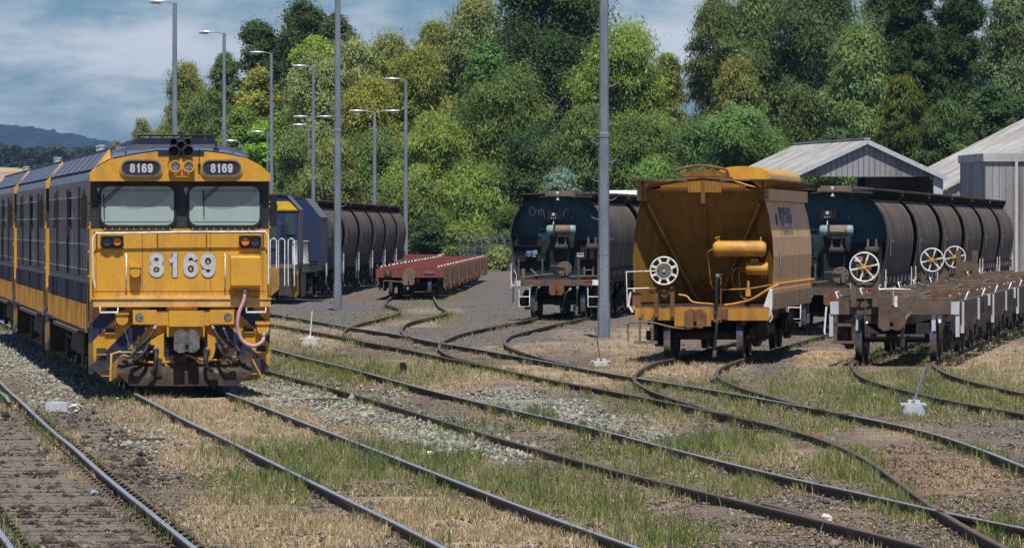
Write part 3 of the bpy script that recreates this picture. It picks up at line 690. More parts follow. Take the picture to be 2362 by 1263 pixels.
def chain(par, p, q, sag=.05, mat='steel_grey'):
    p, q = Vector(p), Vector(q); b = MB(); n_ = max(4, int((q - p).length / .045))
    for i in range(n_):
        a0, a1 = p.lerp(q, i / n_), p.lerp(q, (i + 1.25) / n_); f = i / n_
        off = Vector((0, 0, -sag * 4 * f * (1 - f)))
        sd = Vector((.014, 0, 0)) if i % 2 else Vector((0, .014, 0))
        for s in (-1, 1): b.tube([a0 + off, (a0 + a1) / 2 + off + sd * s, a1 + off], .006, 4)
    return b.build('chain', mat, par)

def make_loco(full=True):
    T = root('diesel_locomotive', (lx, ld, 0), yaw)
    # cowl
    sec = [(-1.45, 1.78), (-1.45, 3.5), (-1.41, 3.6), (-1.06, 3.98), (-.7, 4.08), (.7, 4.08), (1.06, 3.98), (1.41, 3.6), (1.45, 3.5), (1.45, 1.78)]
    b = MB(); n_ = len(sec)
    for y0, y1, mats in ((.45, 20.3, None),):
        for i in range(n_ - 1):
            (x0, z0), (x1, z1) = sec[i], sec[i + 1]
            b.add([(x0, y0, z0), (x1, y0, z1), (x1, y1, z1), (x0, y1, z0)], [(0, 1, 2, 3)], 0 if i in (0, n_ - 2) else 1)
        for y in (y0, y1): b.add([(x, y, z) for x, z in sec], [list(range(n_))], 0)
    cowl = b.build('cowl', ['hood_grey', 'roof_blue'], T)
    # horizontal ribs, door seams, louvres on both sides
    b = MB(); rr_ = random.Random(3)
    for s in (-1, 1):
        X = s * 1.45
        for z in (2.0, 2.42, 2.86, 3.22):
            for y0, y1 in ((1.6, 7.6), (8.0, 13.0), (13.4, 19.8)): b.box(X - .012, X + s * .022, y0, y1, z, z + .018, 0)
        for y in np.arange(1.2, 20, 1.15):
            b.box(X - .01, X + s * .02, y, y + .05, 1.85, 3.45, 1)
        for y in (4.6, 9.8, 15.2):
            b.box(X - .01, X + s * .045, y, y + .12, 1.9, 3.4, 2)
        for k in range(16): b.box(X - .01, X + s * .04, .75, 1.1, 1.9 + k * .07, 1.93 + k * .07, 1)
    b.build('side_rib', ['pale_grey', 'hood_grey', 'black'], T)
    for s in (-1, 1):
        for y in (2.5, 8.9, 16.2):
            b = MB(); b.box(s * 1.45 - .02, s * 1.45 + s * .02, y, y + .75, 2.75, 3.35); b.box(s * 1.45, s * 1.45 + s * .06, y - .06, y + .81, 2.7, 2.75)
            b.build('side_window', 'black', T)
    # grilled engine-room skirt: navy above, yellow below, with ribs, stepped sill
    b = MB()
    for s in (-1, 1):
        X = s * 1.47
        b.box(X - s * .05, X, .5, 20.2, 1.45, 1.78, 3)
        for y0, y1, z0 in ((.5, 4.2, .98), (4.2, 15.8, .9), (15.8, 20.2, 1.0)):
            b.box(X - s * .05, X + s * .005, y0, y1, z0 + .06, 1.44, 3); b.box(X - s * .1, X + s * .06, y0, y1, z0, z0 + .06, 2)
        for y in np.arange(.9, 20, .66):
            b.box(X, X + s * .024, y, y + .14, 1.46, 1.77, 0); b.box(X, X + s * .03, y, y + .16, 1.02, 1.44, 1)
        b.box(X - s * .3, X + s * .03, .46, .8, 1.06, 1.8, 2)
    b.build('side_skirt', ['navy', 'yellow_dirty', 'dust_brown', 'black', 'rust'], T)
    # roof equipment
    b = MB()
    for s in (-1, 1):
        for k, y in enumerate(np.arange(1.5, 19, 2.9)):
            p = [(s * 1.37, y, 3.66), (s * 1.08, y, 3.975), (s * 1.08, y + 2.5, 3.975), (s * 1.37, y + 2.5, 3.66)]
            b.add([Vector(q) + Vector((s * .02, 0, .02)) for q in p], [(0, 1, 2, 3)], 0)
            for q in (0, 1): b.bar(Vector(p[0]).lerp(Vector(p[3]), q), Vector(p[1]).lerp(Vector(p[2]), q), .06, .05, 1)
            b.bar(Vector(p[1]) + Vector((0, 0, .03)), Vector(p[2]) + Vector((0, 0, .03)), .06, .05, 1)
    b.build('roof_hatch', ['roof_blue', 'navy'], T)
    b = MB()
    b.prism([(-.72, 4.06), (-.7, 4.15), (-.6, 4.2), (.6, 4.2), (.7, 4.15), (.72, 4.06)], 'y', 1.6, 6.2, 0)
    for k in range(7):
        x = -.6 + k * .2; b.tube([(x, 1.7, 4.18), (x, 1.7, 4.245)], .015, 6, 1)
    b.tube([(-.62, 1.7, 4.245), (.62, 1.7, 4.245)], .018, 6, 1)
    b.box(-.6, .6, 10, 17, 4.07, 4.12, 0)
    b.build('radiator_housing', ['navy', 'black'], T)
    for y in (8.0, 9.0):
        b = MB(); b.cyl((-.95, y, 3.95), (-.95, y, 4.13), .06, 12); b.cyl((-.95, y, 4.13), (-.95, y, 4.16), .07, 12)
        b.build('roof_vent', 'pale_grey', T)
    # underframe, tank, bogies
    b = MB(); b.box(-1.3, 1.3, .3, 20.4, .95, 1.4); b.prism([(-1.25, .95), (-1.3, .5), (-1.0, .28), (1.0, .28), (1.3, .5), (1.25, .95)], 'y', 7.3, 13.2)
    for s in (-1, 1):
        b.cyl((s * 1.15, 6.3, .7), (s * 1.15, 7.2, .7), .2, 12)
    b.box(-1.44, 1.44, 20.1, 20.35, .3, 1.5)
    b.build('underframe', 'grime', T)
    add_bogie(T, 3.9, (-1.75, 0, 1.75), .5, True); add_bogie(T, 16.5, (-1.75, 0, 1.75), .5, True)
    b = MB()
    for s in (-1, 1):
        for y in (.7, 1.1, 5.9, 6.3): b.tube([(s * 1.32, y, .95), (s * 1.36, y, .3)], .025, 6)
    b.build('sand_pipe', 'dust_brown', T)
    # nose
    b = MB(); b.prism([(-1.47, 1.5), (-1.47, 2.66), (-1.44, 2.69), (1.44, 2.69), (1.47, 2.66), (1.47, 1.5)], 'y', 0, .46)
    for s in (-1, 1):   # yellow corner posts on the sides
        b.box(s * 1.455 - .02, s * 1.455 + .02, .1, .5, 1.5, 3.47)
        for z in (1.9, 2.3, 2.7): b.box(s * 1.47, s * 1.47 + s * .03, .12, .5, z, z + .03)
    nose = b.build('nose', 'yellow', T)
    b = MB()    # panel seams and bolt heads
    for z in (2.62, 1.66): b.box(-1.42, 1.42, -.004, .002, z, z + .008, 0)
    for x in (-1.38, -.62, .5, 1.36): b.box(x, x + .008, -.004, .002, 1.66, 2.62, 0)
    for k in range(24):
        for z in (2.645, 1.635): b.cyl((-1.38 + k * .12, -.008, z), (-1.38 + k * .12, .002, z), .008, 6, 1)
    b.build('seam', ['rust', 'yellow_dirty'], nose)
    b = MB(); b.prism([L(205, 418), L(205, 401), L(229, 380), L(254, 368), L(300, 358), L(362, 349), L(468, 349), L(525, 356), L(567, 365), L(598, 381), L(621, 402), L(621, 418)], 'y', -.2, .5)
    brow = b.build('brow', 'yellow', T)
    b = MB()   # sloped blue roof sheet behind the brow
    top = [L(x, y) for x, y in ((254, 367), (300, 357), (362, 348), (468, 348), (525, 355), (572, 366))]
    bk = [(-.98, 4.05), (-.8, 4.05), (-.35, 4.055), (.35, 4.055), (.75, 4.05), (.9, 4.04)]
    b.add([(x, -.19, z + .012) for x, z in top] + [(x, 1.2, z) for x, z in bk], [(i, i + 1, i + 7, i + 6) for i in range(5)], 0)
    b.add([(L(226, 382)[0], -.14, L(226, 382)[1] + .02), (top[0][0], -.19, top[0][1] + .012), (-1.1, 1.2, 4.02), (-1.43, 1.2, 3.62)], [(0, 1, 2, 3)], 1)
    b.add([(L(604, 384)[0], -.14, L(604, 384)[1] + .02), (top[-1][0], -.19, top[-1][1] + .012), (.95, 1.2, 4.02), (1.43, 1.2, 3.62)], [(3, 2, 1, 0)], 1)
    b.build('visor_roof', ['visor_blue', 'yellow'], T)
    # windscreen surround
    b = MB(); b.prism([(-1.46, 2.69), (-1.46, 3.47), (1.46, 3.47), (1.46, 2.69)], 'y', 0.002, .44)
    wsur = b.build('windscreen_surround', 'black_paint', T)
    for x0, x1 in ((233, 400), (436, 598)):
        a, z1 = L(x0, 430); c, z0 = L(x1, 519)
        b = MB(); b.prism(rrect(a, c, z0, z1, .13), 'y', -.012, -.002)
        q = (a + c) / 2 - .05; b.add([(q + .62 * math.cos(t), -.0135, z1 - .01 - .36 * math.sin(t)) for t in np.linspace(.03, math.pi - .03, 22)], [list(range(22))], 1)  # darker half disc hanging from the top of each pane
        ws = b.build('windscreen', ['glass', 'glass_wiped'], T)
        b = MB(); frame_ring(b, rrect(a - .045, c + .045, z0 - .045, z1 + .045, .17), rrect(a - .005, c + .005, z0 - .005, z1 + .005, .13), -.03, 0)
        for i in range(10):
            x = a + (c - a) * (i + .5) / 10
            b.cyl((x, -.032, z0 - .06), (x, -.01, z0 - .06), .011, 6, 1)
        b.build('rubber_seal', ['rubber', 'pale_grey'], ws)
        if full:
            b = MB(); (p0, q0), (p1, q1) = ((L(285, 424), L(238, 470)) if x0 == 233 else (L(515, 422), L(468, 462)))
            b.tube([(p0, -.06, q0), (p1, -.045, q1)], .008, 5); b.tube([(p0 - .05, -.06, q0), (p1 - .02, -.045, q1 + .03)], .008, 5)
            b.tube([(p1, -.04, q1 + .16), (p1 + .01, -.04, q1 - .25)], .009, 5)
            b.build('wiper', 'black', ws)
            b = MB(); b.box(a + .03, c - .03, -.016, -.013, z1 - .075, z1 - .06); b.box(a + .05, c - .05, -.016, -.013, z0 + .05, z0 + .06)
            if x0 == 233: b.box(a + .55, a + .64, -.018, -.014, z1 - .06, z1 - .02, 1)
            b.build('heating_wire', ['steel_grey', 'teal_pale'], ws)
    for s in (-1, 1):
        x = s * 1.56; b = MB(); b.prism(rrect(x - .05, x + .05, 2.72, 3.25, .045), 'y', .22, .34); b.bar((s * 1.46, .3, 3.1), (x, .3, 3.1), .03, .03)
        b.build('mirror', 'black', T)
    # ledge band and pilot
    b = MB(); b.box(-1.43, 1.485, -.14, .3, 1.41, 1.535, 0); b.box(-1.46, 1.5, -.16, .3, 1.535, 1.555, 1); b.box(-1.0, 1.2, -.05, .3, 1.555, 1.6, 0)
    b.build('ledge', ['cream', 'cream'], T)
    b = MB(); b.prism([L(214, 676), L(214, 851), L(246, 878), L(590, 878), L(622, 848), L(622, 676)], 'y', .02, .3)
    pilot = b.build('pilot', 'chevrons', T)
    for s in (-1, 1):
        b = MB(); b.add([(s * 1.43, .021, 1.5), (s * 1.43, .021, .3), (s * 1.48, .55, .3), (s * 1.48, .55, 1.5)], [(0, 1, 2, 3)]); b.build('pilot_side', 'chevrons', T)
    if not full: return T
    b = MB()   # snowplough
    p0 = [L(262, 822), L(580, 822)]; zt, zb = L(0, 822)[1], .12
    V = [(-1.0, .0, zt), (0, -.18, zt), (1.14, .0, zt), (-1.05, -.12, zb + .22), (-.82, -.2, zb), (0, -.42, zb), (.93, -.2, zb), (1.19, -.12, zb + .22), (0, -.36, zb + .22)]
    b.add(V, [(0, 1, 8, 3), (1, 2, 7, 8), (3, 8, 5, 4), (8, 7, 6, 5)]); b.box(-.9, .9, -.05, .25, .3, .72)
    for x, z, w, h in ((-.38, .42, .07, .3), (-.05, .56, .13, .1)): b.box(x - w, x + w, -.33, -.1, z - h / 2, z + h / 2)
    b.build('snowplough', 'plough', T)
    b = MB()   # dark step holes with bright lower lips
    for px_, py_ in ((253, 760), (233, 809), (246, 858), (574, 758), (601, 804), (583, 854)):
        x, z = L(px_, py_); b.box(x - .08, x + .08, .0, .02, z - .05, z + .05, 0); b.box(x - .085, x + .085, -.02, .02, z - .062, z - .05, 1)
    b.build('step_hole', ['grime', 'cream'], pilot)
    # draft box over the coupler, coupler, painted dark of the pocket
    b = MB(); a, z1 = L(387, 716); c, z0 = L(466, 752); b.box(a, c, -.3, .02, z0, z1); b.box(a - .03, c + .03, -.12, .02, z0 - .17, z0); b.box(-.22, .28, -.08, .02, z1, z1 + .1)
    for s in (-1, 1):
        b.prism([(s * .35 + .08, .98), (s * .62 + .08, .84), (s * .62 + .08, .8), (s * .5 + .08, .78), (s * .46 + .08, .6), (s * .3 + .08, .42), (s * .3 + .08, .47), (s * .36 + .08, .62), (s * .36 + .08, .98)] if s > 0 else [(-.27, .98), (-.54, .84), (-.54, .8), (-.42, .78), (-.38, .6), (-.22, .42), (-.22, .47), (-.28, .62), (-.28, .98)][::-1], 'y', -.25, .02)
    b.build('draft_box', 'yellow', T)
    b = MB(); b.box(-.3, .44, -.04, .02, .5, .86); b.box(-.18, .28, -.06, .0, .42, .58); b.build('draft_pocket', 'black', T)  # proud black plates paint the shade inside the coupler recess
    coupler(T, L(425, 786)[0], -.45, L(0, 786)[1], 'steel_grey', 1.0)
    b = MB(); b.tube(catmull([(-.95, -.1, .62), (-.5, -.2, .5), (-.1, -.25, .52), (.1, -.28, .62), (.35, -.25, .54), (.95, -.15, .55)], 5), .025, 6, 0)
    b.tube([(-1.0, -.2, .66), (-.45, -.2, .67)], .028, 6, 1); b.tube([(.85, -.2, .7), (1.08, -.2, .71)], .028, 6, 1)
    b.tube([(-.98, -.18, .68), (-1.13, -.2, .64), (-1.15, -.22, .2)], .022, 6, 2); b.tube([(1.05, -.2, .7), (1.14, -.2, .62), (1.34, -.2, .24)], .018, 6, 2)
    b.build('uncoupling_rod', ['yellow_dirty', 'steel_grey', 'yellow'], T)
    b = MB(); a, z1 = L(318, 716); c, z0 = L(522, 750); b.box(a, c, -.1, .02, z0, z1); b.build('lamp_beam', 'yellow', T)
    # ditch lights
    for s, (x0, x1, lx0) in ((-1, (304, 359, 319)), (1, (482, 537, 523))):
        a, z1 = L(x0, 714); c, z0 = L(x1, 747); b = MB()
        b.box(a, c, -.16, .02, z0, z1)
        if s < 0: b.add([(c, -.162, z1), (c, -.162, z0), (c - .14, -.2, z0), (c - .14, -.2, z1)], [(0, 1, 2, 3)]); b.box(a, c - .14, -.2, -.16, z0, z1)
        else: b.add([(a, -.162, z1), (a, -.162, z0), (a + .14, -.2, z0), (a + .14, -.2, z1)], [(0, 1, 2, 3)]); b.box(a + .14, c, -.2, -.16, z0, z1)
        dl = b.build('ditch_light', 'yellow', T); q, z = L(lx0, 730)
        b = MB(); b.prism(circ(q, z, .066, 20), 'y', -.212, -.199); b.build('lens', 'lens', dl)
        b = MB()
        for k in range(7): b.box(q - .1 + k * .033, q - .094 + k * .033, -.214, -.2, z - .115, z - .06)
        b.build('light_guard', 'yellow', dl)
    # headlights
    a, z1 = L(386, 366); c, z0 = L(446, 404); b = MB(); b.prism(rrect(a, c, z0, z1, .09), 'y', -.25, -.15); b.prism(rrect(a + .03, c - .03, z0 - .06, z0 + .1, .08), 'y', -.225, -.16)
    b.box(a + .11, c - .11, -.29, -.2, z0 - .03, z0 - .015)
    hl = b.build('headlight_panel', 'yellow', T)
    for px_ in (401.5, 432):
        x, z = L(px_, 384); b = MB(); frame_ring(b, circ(x, z, .1, 24), circ(x, z, .078, 24), -.3, -.24); b.box(x - .02, x + .02, -.29, -.24, z - .135, z - .09); b.box(x - .03, x + .03, -.28, -.24, z + .09, z + .12)
        h = b.build('headlight', 'yellow', hl)
    for px_ in (401.5, 432):
        x, z = L(px_, 384); b = MB(); b.prism(circ(x, z, .08, 24), 'y', -.272, -.251); b.build('lens', 'lens', hl)
    # number boards
    for x0, x1, t0, t1 in ((280, 366, 297, 350), (466, 550, 483, 534)):
        a, z1 = L(x0, 372); c, z0 = L(x1, 404); b = MB(); b.prism(rrect(a, c, z0, z1, .11, 8), 'y', -.222, -.16, 0)
        frame_ring(b, rrect(a - .025, c + .025, z0 - .025, z1 + .025, .13, 8), rrect(a, c, z0, z1, .11, 8), -.24, -.17, 1)
        frame_ring(b, rrect(a - .05, c + .05, z0 - .05, z1 + .05, .15, 8), rrect(a - .025, c + .025, z0 - .025, z1 + .025, .13, 8), -.226, -.17, 2)
        nb = b.build('number_board', ['black_paint', 'steel_grey', 'yellow'], T)
        b = MB(); digits(b, '8169', L(t0, 0)[0], L(t1, 0)[0], L(0, 398.5)[1], L(0, 377.5)[1], -.2245, .031); b.build('number', 'pale_grey', nb)
    # marker lights
    for x0, x1, amb in ((231, 284, 1), (550, 602, 0)):
        a, z1 = L(x0, 543); c, z0 = L(x1, 573); b = MB(); b.box(a, c, -.05, .01, z0, z1)
        for i in range(4): b.cyl((a + .02 if i % 2 else c - .02, -.06, z0 + .02 if i < 2 else z1 - .02), (a + .02 if i % 2 else c - .02, -.04, z0 + .02 if i < 2 else z1 - .02), .012, 6, 1)
        ml = b.build('marker_light', ['black_paint', 'steel_grey'], T)
        for k in (0, 1):
            x = a + (c - a) * (.28 if k == 0 else .72); z = (z0 + z1) / 2 + .01; b = MB()
            frame_ring(b, circ(x, z, .086, 20), circ(x, z, .066, 20), -.085, -.04); b.build('lamp_rim', 'black', ml)
            b = MB(); b.prism(circ(x, z, .066, 20), 'y', -.07, -.051); b.build('lens', 'amber' if k == amb else 'glass_dark', ml)
    # hand rails
    b = MB(); pts = [L(218, 662), L(213, 640), L(213, 548), L(220, 538), L(420, 535), L(610, 534), L(617, 545), L(617, 655)]
    b.tube([(x, -.13, z) for x, z in pts], .014, 8)
    for px_ in (222, 362, 475, 606): x, z = L(px_, 536); b.tube([(x, -.13, z), (x, .02, z - .01)], .012, 6)
    b.build('handrail', 'white_paint', T)
    for px_, p0, p1 in ((290, 586, 662), (518, 586, 662)):
        x, z1 = L(px_, p0); z0 = L(0, p1)[1]; b = MB(); b.tube([(x, .01, z1), (x, -.07, z1 - .02), (x, -.07, z0 + .02), (x, .01, z0)], .014, 8); b.build('grab_handle', 'white_paint', T)
    for x0, x1 in ((229, 270), (566, 611)):
        a, z1 = L(x0, 703); c, z0 = L(x1, 720); b = MB(); b.tube([(a, .03, z1), (a, -.12, z1), (a, -.14, z0), (c, -.14, z0), (c, -.12, z1), (c, .03, z1)], .019, 8); b.build('step_loop', 'white_paint', T)
    # fleet number
    b = MB(); x0, z1 = L(342, 583); x1, z0 = L(497, 639); g = .013
    digits(b, '8169', x0, x1, z0, z1, -.004, .077 + 2 * g, 0); digits(b, '8169', x0, x1, z0, z1, -.012, .077, 1)
    b.build('fleet_number', ['black', 'pale_grey'], T)
    # jumper socket, cable box, hose
    a, z1 = L(297, 608); c, z0 = L(325, 640); b = MB(); b.box(a, c, -.06, .01, z0, z1); x, z = L(310, 627); b.prism(circ(x, z, .088, 20), 'y', -.14, -.05); b.box(x - .09, x + .1, -.15, -.05, z + .07, z + .095); b.build('jumper_socket', 'yellow', T)
    for px_, py_ in ((280, 735), (605, 758)):
        x, z = L(px_, py_); b = MB(); b.box(x - .12, x + .11, -.03, .02, z - .1, z + .13); b.prism(circ(x, z, .1, 20), 'y', -.14, .0); b.box(x - .11, x + .11, -.16, -.04, z + .07, z + .1); b.build('jumper_socket', 'yellow', T)
    a, z1 = L(529, 590); c, z0 = L(597, 663); b = MB(); b.prism([(-.3, z0 + .04), (-.3, z1 - .03), (-.26, z1), (.01, z1), (.01, z0), (-.26, z0)], 'x', a, c); b.box(a - .015, c + .015, -.05, .005, z0 - .02, z1 + .03)
    b.box(a + .12, c - .1, -.2, .0, z0 - .03, z0); b.build('cable_box', 'yellow', T)
    hose(T, [(L(562, 664)[0], -.22, L(0, 664)[1]), (L(560, 690)[0], -.24, L(0, 690)[1]), (L(548, 722)[0], -.26, L(0, 722)[1]), (L(545, 755)[0], -.27, L(0, 755)[1]), (L(556, 785)[0], -.28, L(0, 785)[1]), (L(580, 797)[0], -.28, L(0, 797)[1]), (L(602, 787)[0], -.25, L(0, 787)[1]), (L(607, 768)[0], -.17, L(0, 768)[1])], .031, 'pink_hose', 'jumper_cable')
    # brake hoses and chains
    def hz(pts, r=.026): hose(T, [(L(x, y)[0], yy, L(0, y)[1]) for x, y, yy in pts], r)
    hz([(357, 752, -.15), (345, 772, -.25), (325, 792, -.32), (300, 815, -.3)]); hz([(335, 752, -.12), (333, 770, -.2), (322, 792, -.25), (305, 805, -.2)], .02)
    hz([(340, 786, -.2), (332, 806, -.36), (315, 826, -.38), (296, 834, -.3)], .032); hz([(357, 800, -.2), (356, 822, -.36), (352, 848, -.4), (340, 868, -.38)], .034)
    hz([(487, 752, -.15), (497, 772, -.28), (508, 790, -.32), (516, 800, -.3)], .022); hz([(512, 752, -.12), (519, 772, -.25), (530, 790, -.28), (546, 803, -.22)], .018)
    hz([(498, 786, -.2), (503, 802, -.36), (514, 820, -.38), (540, 826, -.3)], .032); hz([(478, 804, -.2), (470, 822, -.36), (474, 846, -.4), (497, 860, -.36)], .034)
    for p, q in (((287, 762), (299, 803)), ((317, 762), (316, 795)), ((331, 832), (331, 850)), ((521, 762), (523, 782)), ((548, 776), (544, 800))):
        chain(T, (L(*p)[0], -.1, L(*p)[1]), (L(*q)[0], -.14, L(*q)[1]), .02)
    for px_, py_ in ((305, 806), (332, 862), (340, 868), (520, 800), (548, 822), (497, 860)):
        pass
    # horns and small roof fittings
    b = MB()
    for px_, py_, r in ((398, 350, .088), (430, 349, .088), (415, 336, .075), (397, 328, .062), (430, 328, .062)):
        x, z = L(px_, py_); b.tube([(x, .3, z), (x, -.08, z), (x, -.26, z), (x, -.3, z)], [.03, r * .55, r * .95, r * 1.05], 20, 0, False)
        b.ring((x, -.3, z), 'y', r * 1.02, .012, 22, 6, 1); b.prism(circ(x, z, r * .7, 16), 'y', -.2, -.19, 0)
    b.box(-.14, .16, .05, .3, L(0, 360)[1], L(0, 335)[1], 0)
    b.build('horn', ['black', 'black_paint'], T)
    a, z1 = L(362, 347); c, z0 = L(468, 359); b = MB(); b.box(a, c, -.21, .1, z0, z1); b.build('horn_base', 'navy', T)
    b = MB()
    for px_, py_, h in ((289, 360, .09), (497, 345, .12), (537, 362, .09)):
        x, z = L(px_, py_); b.tube([(x, .0, z - .03), (x, .0, z + h)], [.03, .008], 6); b.box(x - .05, x + .05, -.04, .04, z - .03, z + .015)
    x, z = L(457, 381); b.tube([(x, -.22, z), (x, -.26, z + .27)], .007, 5); b.cyl((x, -.26, z), (x, -.2, z), .025, 8)
    b.build('aerial', 'black', T)
    return T
loco = make_loco(True)
tag(loco, 'yellow nosed diesel locomotive numbered 8169 leading two navy ones', 'locomotive', 'coupled yellow and navy locomotives')
loco2 = make_loco(False)
loco2.location = lt(0, 21.4)
tag(loco2, 'navy locomotive coupled directly behind the yellow nosed leader 8169', 'locomotive', 'coupled yellow and navy locomotives')
loco3 = copy_tree(loco2); loco3.location = lt(0, 42.8)
tag(loco3, 'rearmost navy locomotive of the coupled three, cut off by the photo edge', 'locomotive', 'coupled yellow and navy locomotives')

# ------------------------------------------------------------------ blue locomotive further back
def make_blue():
    T = root('diesel_locomotive', (-9.3, 240, 0), R(-1.9))
    s = 63.0
    b = MB(); b.box(-1.35, 1.35, .2, 14.2, .95, 1.2, 0); b.box(-1.38, 1.4, .1, 14.3, 1.2, 1.32, 1); b.build('running_board', ['grime', 'dust_brown'], T)
    b = MB(); b.prism([(-.85, 1.3), (-.85, 2.75), (-.7, 2.95), (-.3, 3.05), (.3, 3.05), (.7, 2.95), (.85, 2.75), (.85, 1.3)], 'y', .7, 2.9); b.build('short_hood', 'blue_loco', T)
    for x0, x1 in ((-.55, -.1), (.35, .75)):
        b = MB(); b.prism(rrect(x0, x1, 1.9, 2.75, .1), 'y', .66, .71); b.build('nose_window', 'glass_dark', T)
    cab = [(-1.4, 1.3), (-1.4, 3.3), (-.95, 3.82), (.95, 3.82), (1.4, 3.3), (1.4, 1.3)]
    b = MB(); b.prism(cab, 'y', 2.9, 5.2, 0); b.prism([(x * 1.01, z + .015) for x, z in cab[1:5]], 'y', 2.85, 5.3, 1, cap=False)
    b.add([(-1.38, 2.86, 3.28), (1.38, 2.86, 3.28), (1.05, 2.86, 3.62), (-1.05, 2.86, 3.62)], [(0, 1, 2, 3)], 2)
    b.box(1.39, 1.42, 3.0, 5.1, 1.35, 3.25, 3)
    cabo = b.build('cab', ['blue_loco', 'hood_grey', 'bright_yellow', 'dust_brown'], T)
    for x0, x1 in ((-1.2, -.9), (.92, 1.28)):
        b = MB(); b.prism(rrect(x0, x1, 2.4, 3.15, .06), 'y', 2.86, 2.91); b.build('cab_window', 'glass_dark', cabo)
    b = MB(); b.prism(rrect(.05, .62, 3.32, 3.58, .12), 'y', 2.82, 2.87); nb = b.build('number_board', 'black_paint', T)
    b = MB(); text_into(b, '54', .2, .52, 3.37, 3.54, 2.815, .02); b.build('number', 'pale_grey', nb)
    b = MB(); hood = [(-1.15, 1.3), (-1.15, 3.05), (-.55, 3.74), (1.2, 3.74), (1.78, 3.02), (1.78, 1.3)]
    b.prism([(-.9, 1.3), (-.9, 3.2), (-.7, 3.45), (.7, 3.45), (.9, 3.2), (.9, 1.3)], 'y', 5.2, 9.0, 2); b.prism(hood, 'y', 9.0, 13.9, 0); b.prism([(x * 1.01, z + .02) for x, z in hood[1:5]], 'y', 9.3, 13.95, 1, cap=False)  # black mid hood puts the shade of the gap behind the cab into colour
    b.add([(.95, 8.98, 1.4), (1.74, 8.98, 1.4), (1.74, 8.98, 3.02), (.95, 8.98, 3.7)], [(0, 1, 2, 3)], 0)
    b.build('long_hood', ['blue_loco', 'hood_grey', 'black_paint'], T)
    b = MB()
    for k in range(22):
        b.box(-.7 + .06 * math.sin(k * 5), .7, 3 + k * .5, 3.3 + k * .5, 3.7 if k > 11 else 3.8 if k < 5 else 3.4, 3.86 + .06 * math.sin(k * 3) if k > 11 or k < 5 else 3.55)
    b.build('roof_fitting', 'soot_dark', T)
    b = MB()   # white rails along the platform
    for y in (.2, .5, .8, 1.2, 1.6, 2.0, 2.4, 5.6, 6.2, 6.8, 7.5, 8.2, 9.0, 9.8, 10.6, 11.4, 12.2, 13.0, 13.8):
        b.tube([(1.36, y, 1.0), (1.36, y, 2.15)], .022, 6)
    b.tube([(1.36, .2, 2.15), (1.36, 2.4, 2.15)], .022, 6); b.tube([(1.36, 5.6, 2.15), (1.36, 14, 2.15)], .022, 6)
    for x in (.55, .85, 1.2): b.tube([(x, .1, .55), (x, .1, 2.2), (x + .12, .1, 2.28), (x + .22, .1, 2.2), (x + .22, .1, .55)], .02, 6)
    b.build('handrail', 'white_paint', T)
    b = MB(); b.prism([(-1.3, 1.2), (-1.3, .45), (-1.0, .2), (.6, .2), (.86, .45), (.86, 1.2)], 'y', 0, .25, 0); b.build('pilot', 'yellow_dirty', T)
    b = MB(); b.box(.86, 1.3, .1, .3, .2, 1.2, 0); b.build('pilot_side', 'grime', T)
    b = MB(); b.box(1.15, 1.38, 2.4, 3.0, .2, 1.2, 0); b.cyl((1.2, 2.2, .95), (1.4, 2.2, .95), .14, 12, 0); b.box(1.1, 1.36, 1.7, 2.4, .12, .3, 0); b.box(1.3, 1.36, 13.8, 14.0, .8, 1.25, 0)
    b.build('cab_step', 'bright_yellow', T)
    b = MB(); b.prism([(5.6, 1.1), (5.6, .35), (5.9, .15), (8.2, .15), (8.5, .35), (8.5, 1.1)], 'x', .9, 1.3); b.cyl((1.0, 5.2, .9), (1.0, 8.6, .9), .17, 12); b.build('fuel_tank', 'hood_grey', T)
    add_bogie(T, 2.9, (-1.6, 0, 1.6), .48, True); add_bogie(T, 11.2, (-1.6, 0, 1.6), .48, True)
    return T
tag(make_blue(), 'blue locomotive with yellow cab band and white handrails, half hidden behind the yellow nosed leader', 'locomotive')
